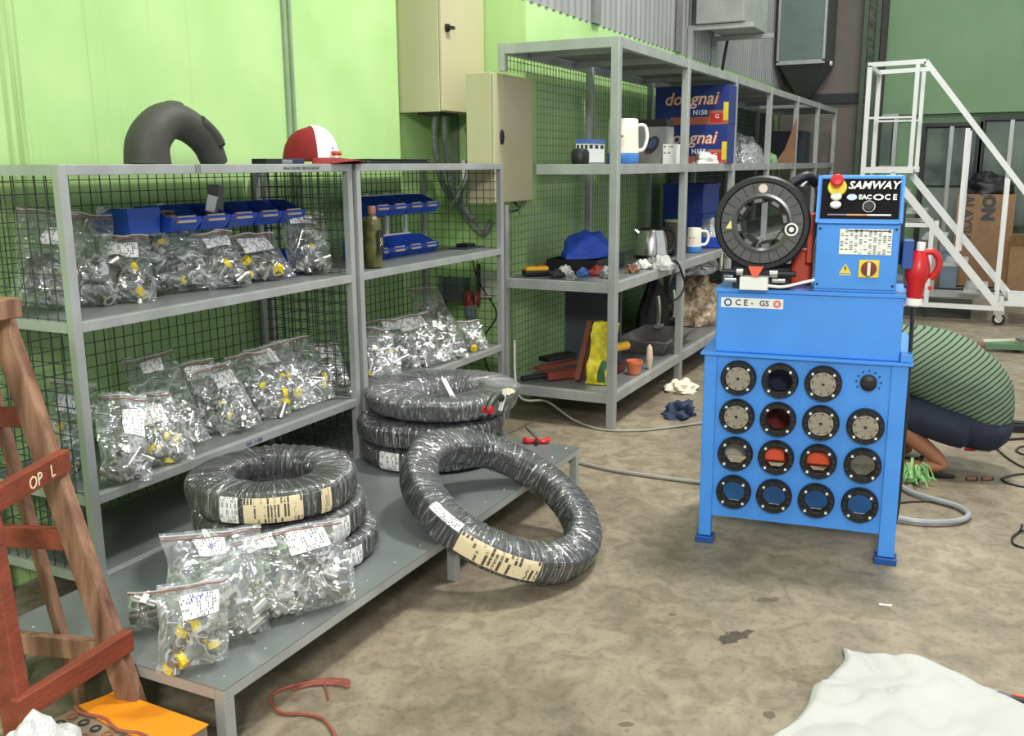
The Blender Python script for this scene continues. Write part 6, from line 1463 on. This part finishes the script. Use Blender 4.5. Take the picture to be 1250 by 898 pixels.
# ------------------------------------------------------------------ crouching person behind the machine
def skin_obj(name, pts, edges, m_, parent, sub=2, root=0):
    me = bpy.data.meshes.new(name); off = PW[parent.name]
    me.from_pydata([Vector(p[:3])-off for p in pts], edges, []); me.materials.append(m_)
    o = bpy.data.objects.new(name, me); COL.objects.link(o); o.parent = parent; PW[o.name] = off
    s = o.modifiers.new('skin', 'SKIN'); s.use_smooth_shade = True
    sv = me.skin_vertices[0].data
    for i, p in enumerate(pts):
        r = p[3]; sv[i].radius = (r, r) if not isinstance(r, tuple) else r
        sv[i].use_root = (i == root)
    s2 = o.modifiers.new('sub', 'SUBSURF'); s2.levels = sub; s2.render_levels = sub
    # bake the modifiers so the body is a plain continuous mesh
    dg = bpy.context.evaluated_depsgraph_get(); dg.update(); nm = bpy.data.meshes.new_from_object(o.evaluated_get(dg)); o.modifiers.clear(); o.data = nm
    nm.polygons.foreach_set('use_smooth', [True]*len(nm.polygons)); nm.materials.clear(); nm.materials.append(m_)
    return o
skin_m = mat('tanned_skin', (158, 104, 76), .55, 0, .08, 20)
XP = 5.42
pe = thing('person', 'person in striped green shirt and navy shorts crouching behind the machine', 'person', (XP, .25, 0))
def pz(px, py, dx=0): v = at_x(px, py, XP+dx); return (v.x, v.y, v.z)
hip = Vector(pz(1200, 500)); 
def V3(p): return Vector(p)
# joints, facing +Y: pelvis low, back arched, arms down to the floor in front
pel = Vector((XP, -.02, .27)); bel = Vector((XP, .12, .45)); che = Vector((XP, .36, .56)); nec = Vector((XP, .57, .63)); hea = Vector((XP, .69, .62))
pts = [(*pel, .13), (*bel, .125), (*che, .13), (*(nec+Vector((0, -.03, 0))), .06), (*hea, .085), (*(hea+Vector((0, .07, -.08))), .075)]
edg = [(0, 1), (1, 2), (2, 3), (3, 4), (4, 5)]
def chain(start, L):
    i0 = start
    for p in L:
        pts.append(p); edg.append((i0, len(pts)-1)); i0 = len(pts)-1
    return i0
feet = {}
for s in (-1, 1):
    x = XP+s*.13
    knee = Vector((x+s*.05, .50, .40)) if s > 0 else Vector((x-.03, .52, .38))
    ank = Vector((x, .13, .085)) if s < 0 else Vector((x, .32, .09))
    chain(0, [(x-.02*s, -.02, .25, .095), (*((Vector((x, .0, .26))+knee)/2+Vector((0, 0, -.012))), .070), (*knee, .062), (*((knee+ank)/2+Vector((0, -.01, 0))), .056), (*ank, .038), (x, ank.y-.03, .05, .036), (x+.01*s, ank.y+.06, .045, .036), (x+.02*s, ank.y+.15, .038, .036), (x+.02*s, ank.y+.20, .032, .026)])
    feet[s] = (x, ank.y)
    # arm
    sh_ = che+Vector((s*.17, .06, .02)); elb = Vector((XP+s*.24, .62, .36)); wr = Vector((XP+s*.16, .78, .20))
    e_ = chain(2, [(*sh_, .065), (*((sh_+elb)/2), .050), (*elb, .042), (*wr, .028), (wr.x-s*.01, wr.y+.05, wr.z-.06, .030)])
    hx, hy, hz_ = wr.x-s*.01, wr.y+.05, wr.z-.06
    for k in range(4):
        ox_ = (k-1.5)*.02; l_ = (.055, .065, .062, .048)[k]
        chain(e_, [(hx+ox_, hy+.025, hz_-.035, .0095), (hx+ox_*1.1, hy+.03, hz_-.035-l_*.5, .0085), (hx+ox_*1.1, hy+.02, hz_-.035-l_, .0075)])
    chain(e_, [(hx-s*.035, hy+.0, hz_-.02, .011), (hx-s*.05, hy+.01, hz_-.05, .009)])
skin_obj('body', pts, edg, skin_m, pe, 2)
# head: features and hair
hc = hea+Vector((0, .03, -.03))
obj('hair', MB().lathe([(.098*math.cos(a)**.8 if a < 1.5 else .001, .105*math.sin(a)) for a in [x*.15-.25 for x in range(12)]], 20, Matrix.Translation(hc+Vector((0, -.01, .035))) @ Euler((.5, 0, 0)).to_matrix().to_4x4(), cap=False), mat('black_hair', (24, 20, 18), .6, 0, .2, 60, .3, 200), pe, world=True, smooth=True)
for s in (-1, 1):
    obj('ear', MB().lathe([(.001, -.012), (.018, -.008), (.022, 0), (.014, .008), (.001, .01)], 10, Matrix.Translation(hc+Vector((s*.088, .0, -.02))) @ Euler((0, PI/2, 0)).to_matrix().to_4x4(), cap=False), skin_m, pe, world=True, smooth=True)
    obj('eye', MB().lathe([(.001, .010), (.008, .007), (.011, 0)], 10, Matrix.Translation(hc+Vector((s*.032, .098, -.035))) @ Euler((-PI/2-.6, 0, 0)).to_matrix().to_4x4(), cap=False), mat('eye_dark', (40, 32, 28), .3), pe, world=True, smooth=True)
obj('nose', MB().tube([hc+Vector((0, .10, -.03)), hc+Vector((0, .115, -.075))], [.010, .016], 8), skin_m, pe, world=True, smooth=True)
obj('mouth', MB().tube([hc+Vector((-.022, .085, -.115)), hc+Vector((0, .092, -.118)), hc+Vector((.022, .085, -.115))], .005, 6), mat('lip', (120, 66, 58), .5), pe, world=True, smooth=True)
# shirt with woven diagonal stripes
def stripe_mat():
    m = bpy.data.materials.new('striped_green_knit'); m.use_nodes = True; nt = m.node_tree; N = nt.nodes; L = nt.links; b = N['Principled BSDF']; b.inputs['Roughness'].default_value = .85
    tc = N.new('ShaderNodeTexCoord'); mp = N.new('ShaderNodeMapping'); mp.inputs['Rotation'].default_value = (math.radians(-52), 0, 0); L.new(tc.outputs['Object'], mp.inputs[0])
    wv = N.new('ShaderNodeTexWave'); wv.wave_type = 'BANDS'; wv.bands_direction = 'Y'; wv.inputs['Scale'].default_value = 13; wv.inputs['Distortion'].default_value = .6; wv.inputs['Detail'].default_value = 1; L.new(mp.outputs[0], wv.inputs[0])
    r = N.new('ShaderNodeValToRGB'); r.color_ramp.interpolation = 'EASE'; r.color_ramp.elements[0].position = .10; r.color_ramp.elements[0].color = lin((32, 42, 32))+(1,); r.color_ramp.elements[1].position = .34; r.color_ramp.elements[1].color = lin((106, 128, 101))+(1,)
    L.new(wv.outputs['Fac'], r.inputs[0]); L.new(r.outputs[0], b.inputs['Base Color']); return m
ring_pts = [pz(1238, 492), pz(1232, 450), pz(1205, 424), pz(1165, 402), pz(1118, 394)]
# torso cover built as a lofted shell round the bent spine
spine = [(Vector((XP, -.135, .27)), .13, .07), (Vector((XP, -.085, .345)), .19, .125), (Vector((XP, -.01, .43)), .21, .185), (Vector((XP, .12, .52)), .225, .205), (Vector((XP, .28, .575)), .235, .19), (Vector((XP, .42, .60)), .235, .15), (Vector((XP, .52, .62)), .17, .11), (Vector((XP, .57, .63)), .075, .07)]
def loft(sp, n=28, seed=1, amp=.012):
    m = MB(); k = len(sp); C_ = spline([s[0] for s in sp], 5); m_n = len(C_)
    V = []
    for i, c in enumerate(C_):
        t = i/(m_n-1)*(k-1); j = min(k-2, int(t)); f = t-j; rx = sp[j][1]*(1-f)+sp[j+1][1]*f; ry = sp[j][2]*(1-f)+sp[j+1][2]*f
        d = (C_[min(m_n-1, i+1)]-C_[max(0, i-1)]).normalized(); X_ = Vector((1, 0, 0)); N_ = X_.cross(d).normalized()
        for q in range(n):
            a = 2*PI*q/n; p = c+X_*(rx*math.cos(a))+N_*(ry*math.sin(a)); p += (p-c).normalized()*(amp*nz(p, 9, seed)+amp*.6*abs(nz(p, 22, seed+2))); V.append(p)
    F = [(i*n+q, i*n+(q+1) % n, (i+1)*n+(q+1) % n, (i+1)*n+q) for i in range(m_n-1) for q in range(n)]
    F += [tuple(range(n-1, -1, -1)), tuple((m_n-1)*n+q for q in range(n))]
    return m.add(V, F)
sm = stripe_mat()
obj('shirt', loft(spine), sm, pe, world=True, smooth=True, angle=70)
for s in (-1, 1):
    sh_ = che+Vector((s*.17, .06, .02)); elb = Vector((XP+s*.24, .62, .36))
    obj('sleeve', MB().tube(spline([sh_+Vector((-s*.06, -.06, .02)), sh_+Vector((s*.02, .02, .0)), (sh_+elb)/2+Vector((0, .0, -.02))], 4), [.11, .10, .095, .09, .085, .082, .08, .078, .078], 16), sm, pe, world=True, smooth=True)
# shorts: seat and two thighs
nv = mat('navy_shorts', (30, 36, 54), .8, 0, .2, 20, .2, 60)
obj('shorts_seat', loft([(Vector((XP, -.185, .235)), .10, .05), (Vector((XP, -.15, .245)), .17, .10), (Vector((XP, -.06, .26)), .20, .125), (Vector((XP, .05, .29)), .20, .13), (Vector((XP, .12, .34)), .18, .13)], 24, 5, .008), nv, pe, world=True, smooth=True, angle=70)
for s in (-1, 1):
    x = XP+s*.13; knee = Vector((x+s*.05, .50, .40)) if s > 0 else Vector((x-.03, .52, .38))
    A2 = Vector((x-.02*s, -.02, .245)); obj('shorts_leg', MB().tube(spline([A2, (A2+knee)/2+Vector((0, 0, .0)), A2+(knee-A2)*.92], 5), [.06, .10, .105, .104, .10, .096, .092, .09, .088, .085, .082], 18), nv, pe, world=True, smooth=True)
    fx_, fy_ = feet[s]
    sd = obj('sandal', MB().lathe([(.001, 0), (.05, 0), (.052, .010), (.001, .012)], 18, Matrix.Translation((fx_+.01*s, fy_+.06, .001)) @ Matrix.Diagonal((.95, 2.8, 1, 1)), cap=False), black_p, pe, world=True, smooth=True)
    obj('sandal_strap', MB().tube(spline([(fx_-.045, fy_+.09, .02), (fx_, fy_+.085, .088), (fx_+.05, fy_+.09, .02)], 5), .012, 8), black_p, sd, world=True, smooth=True)
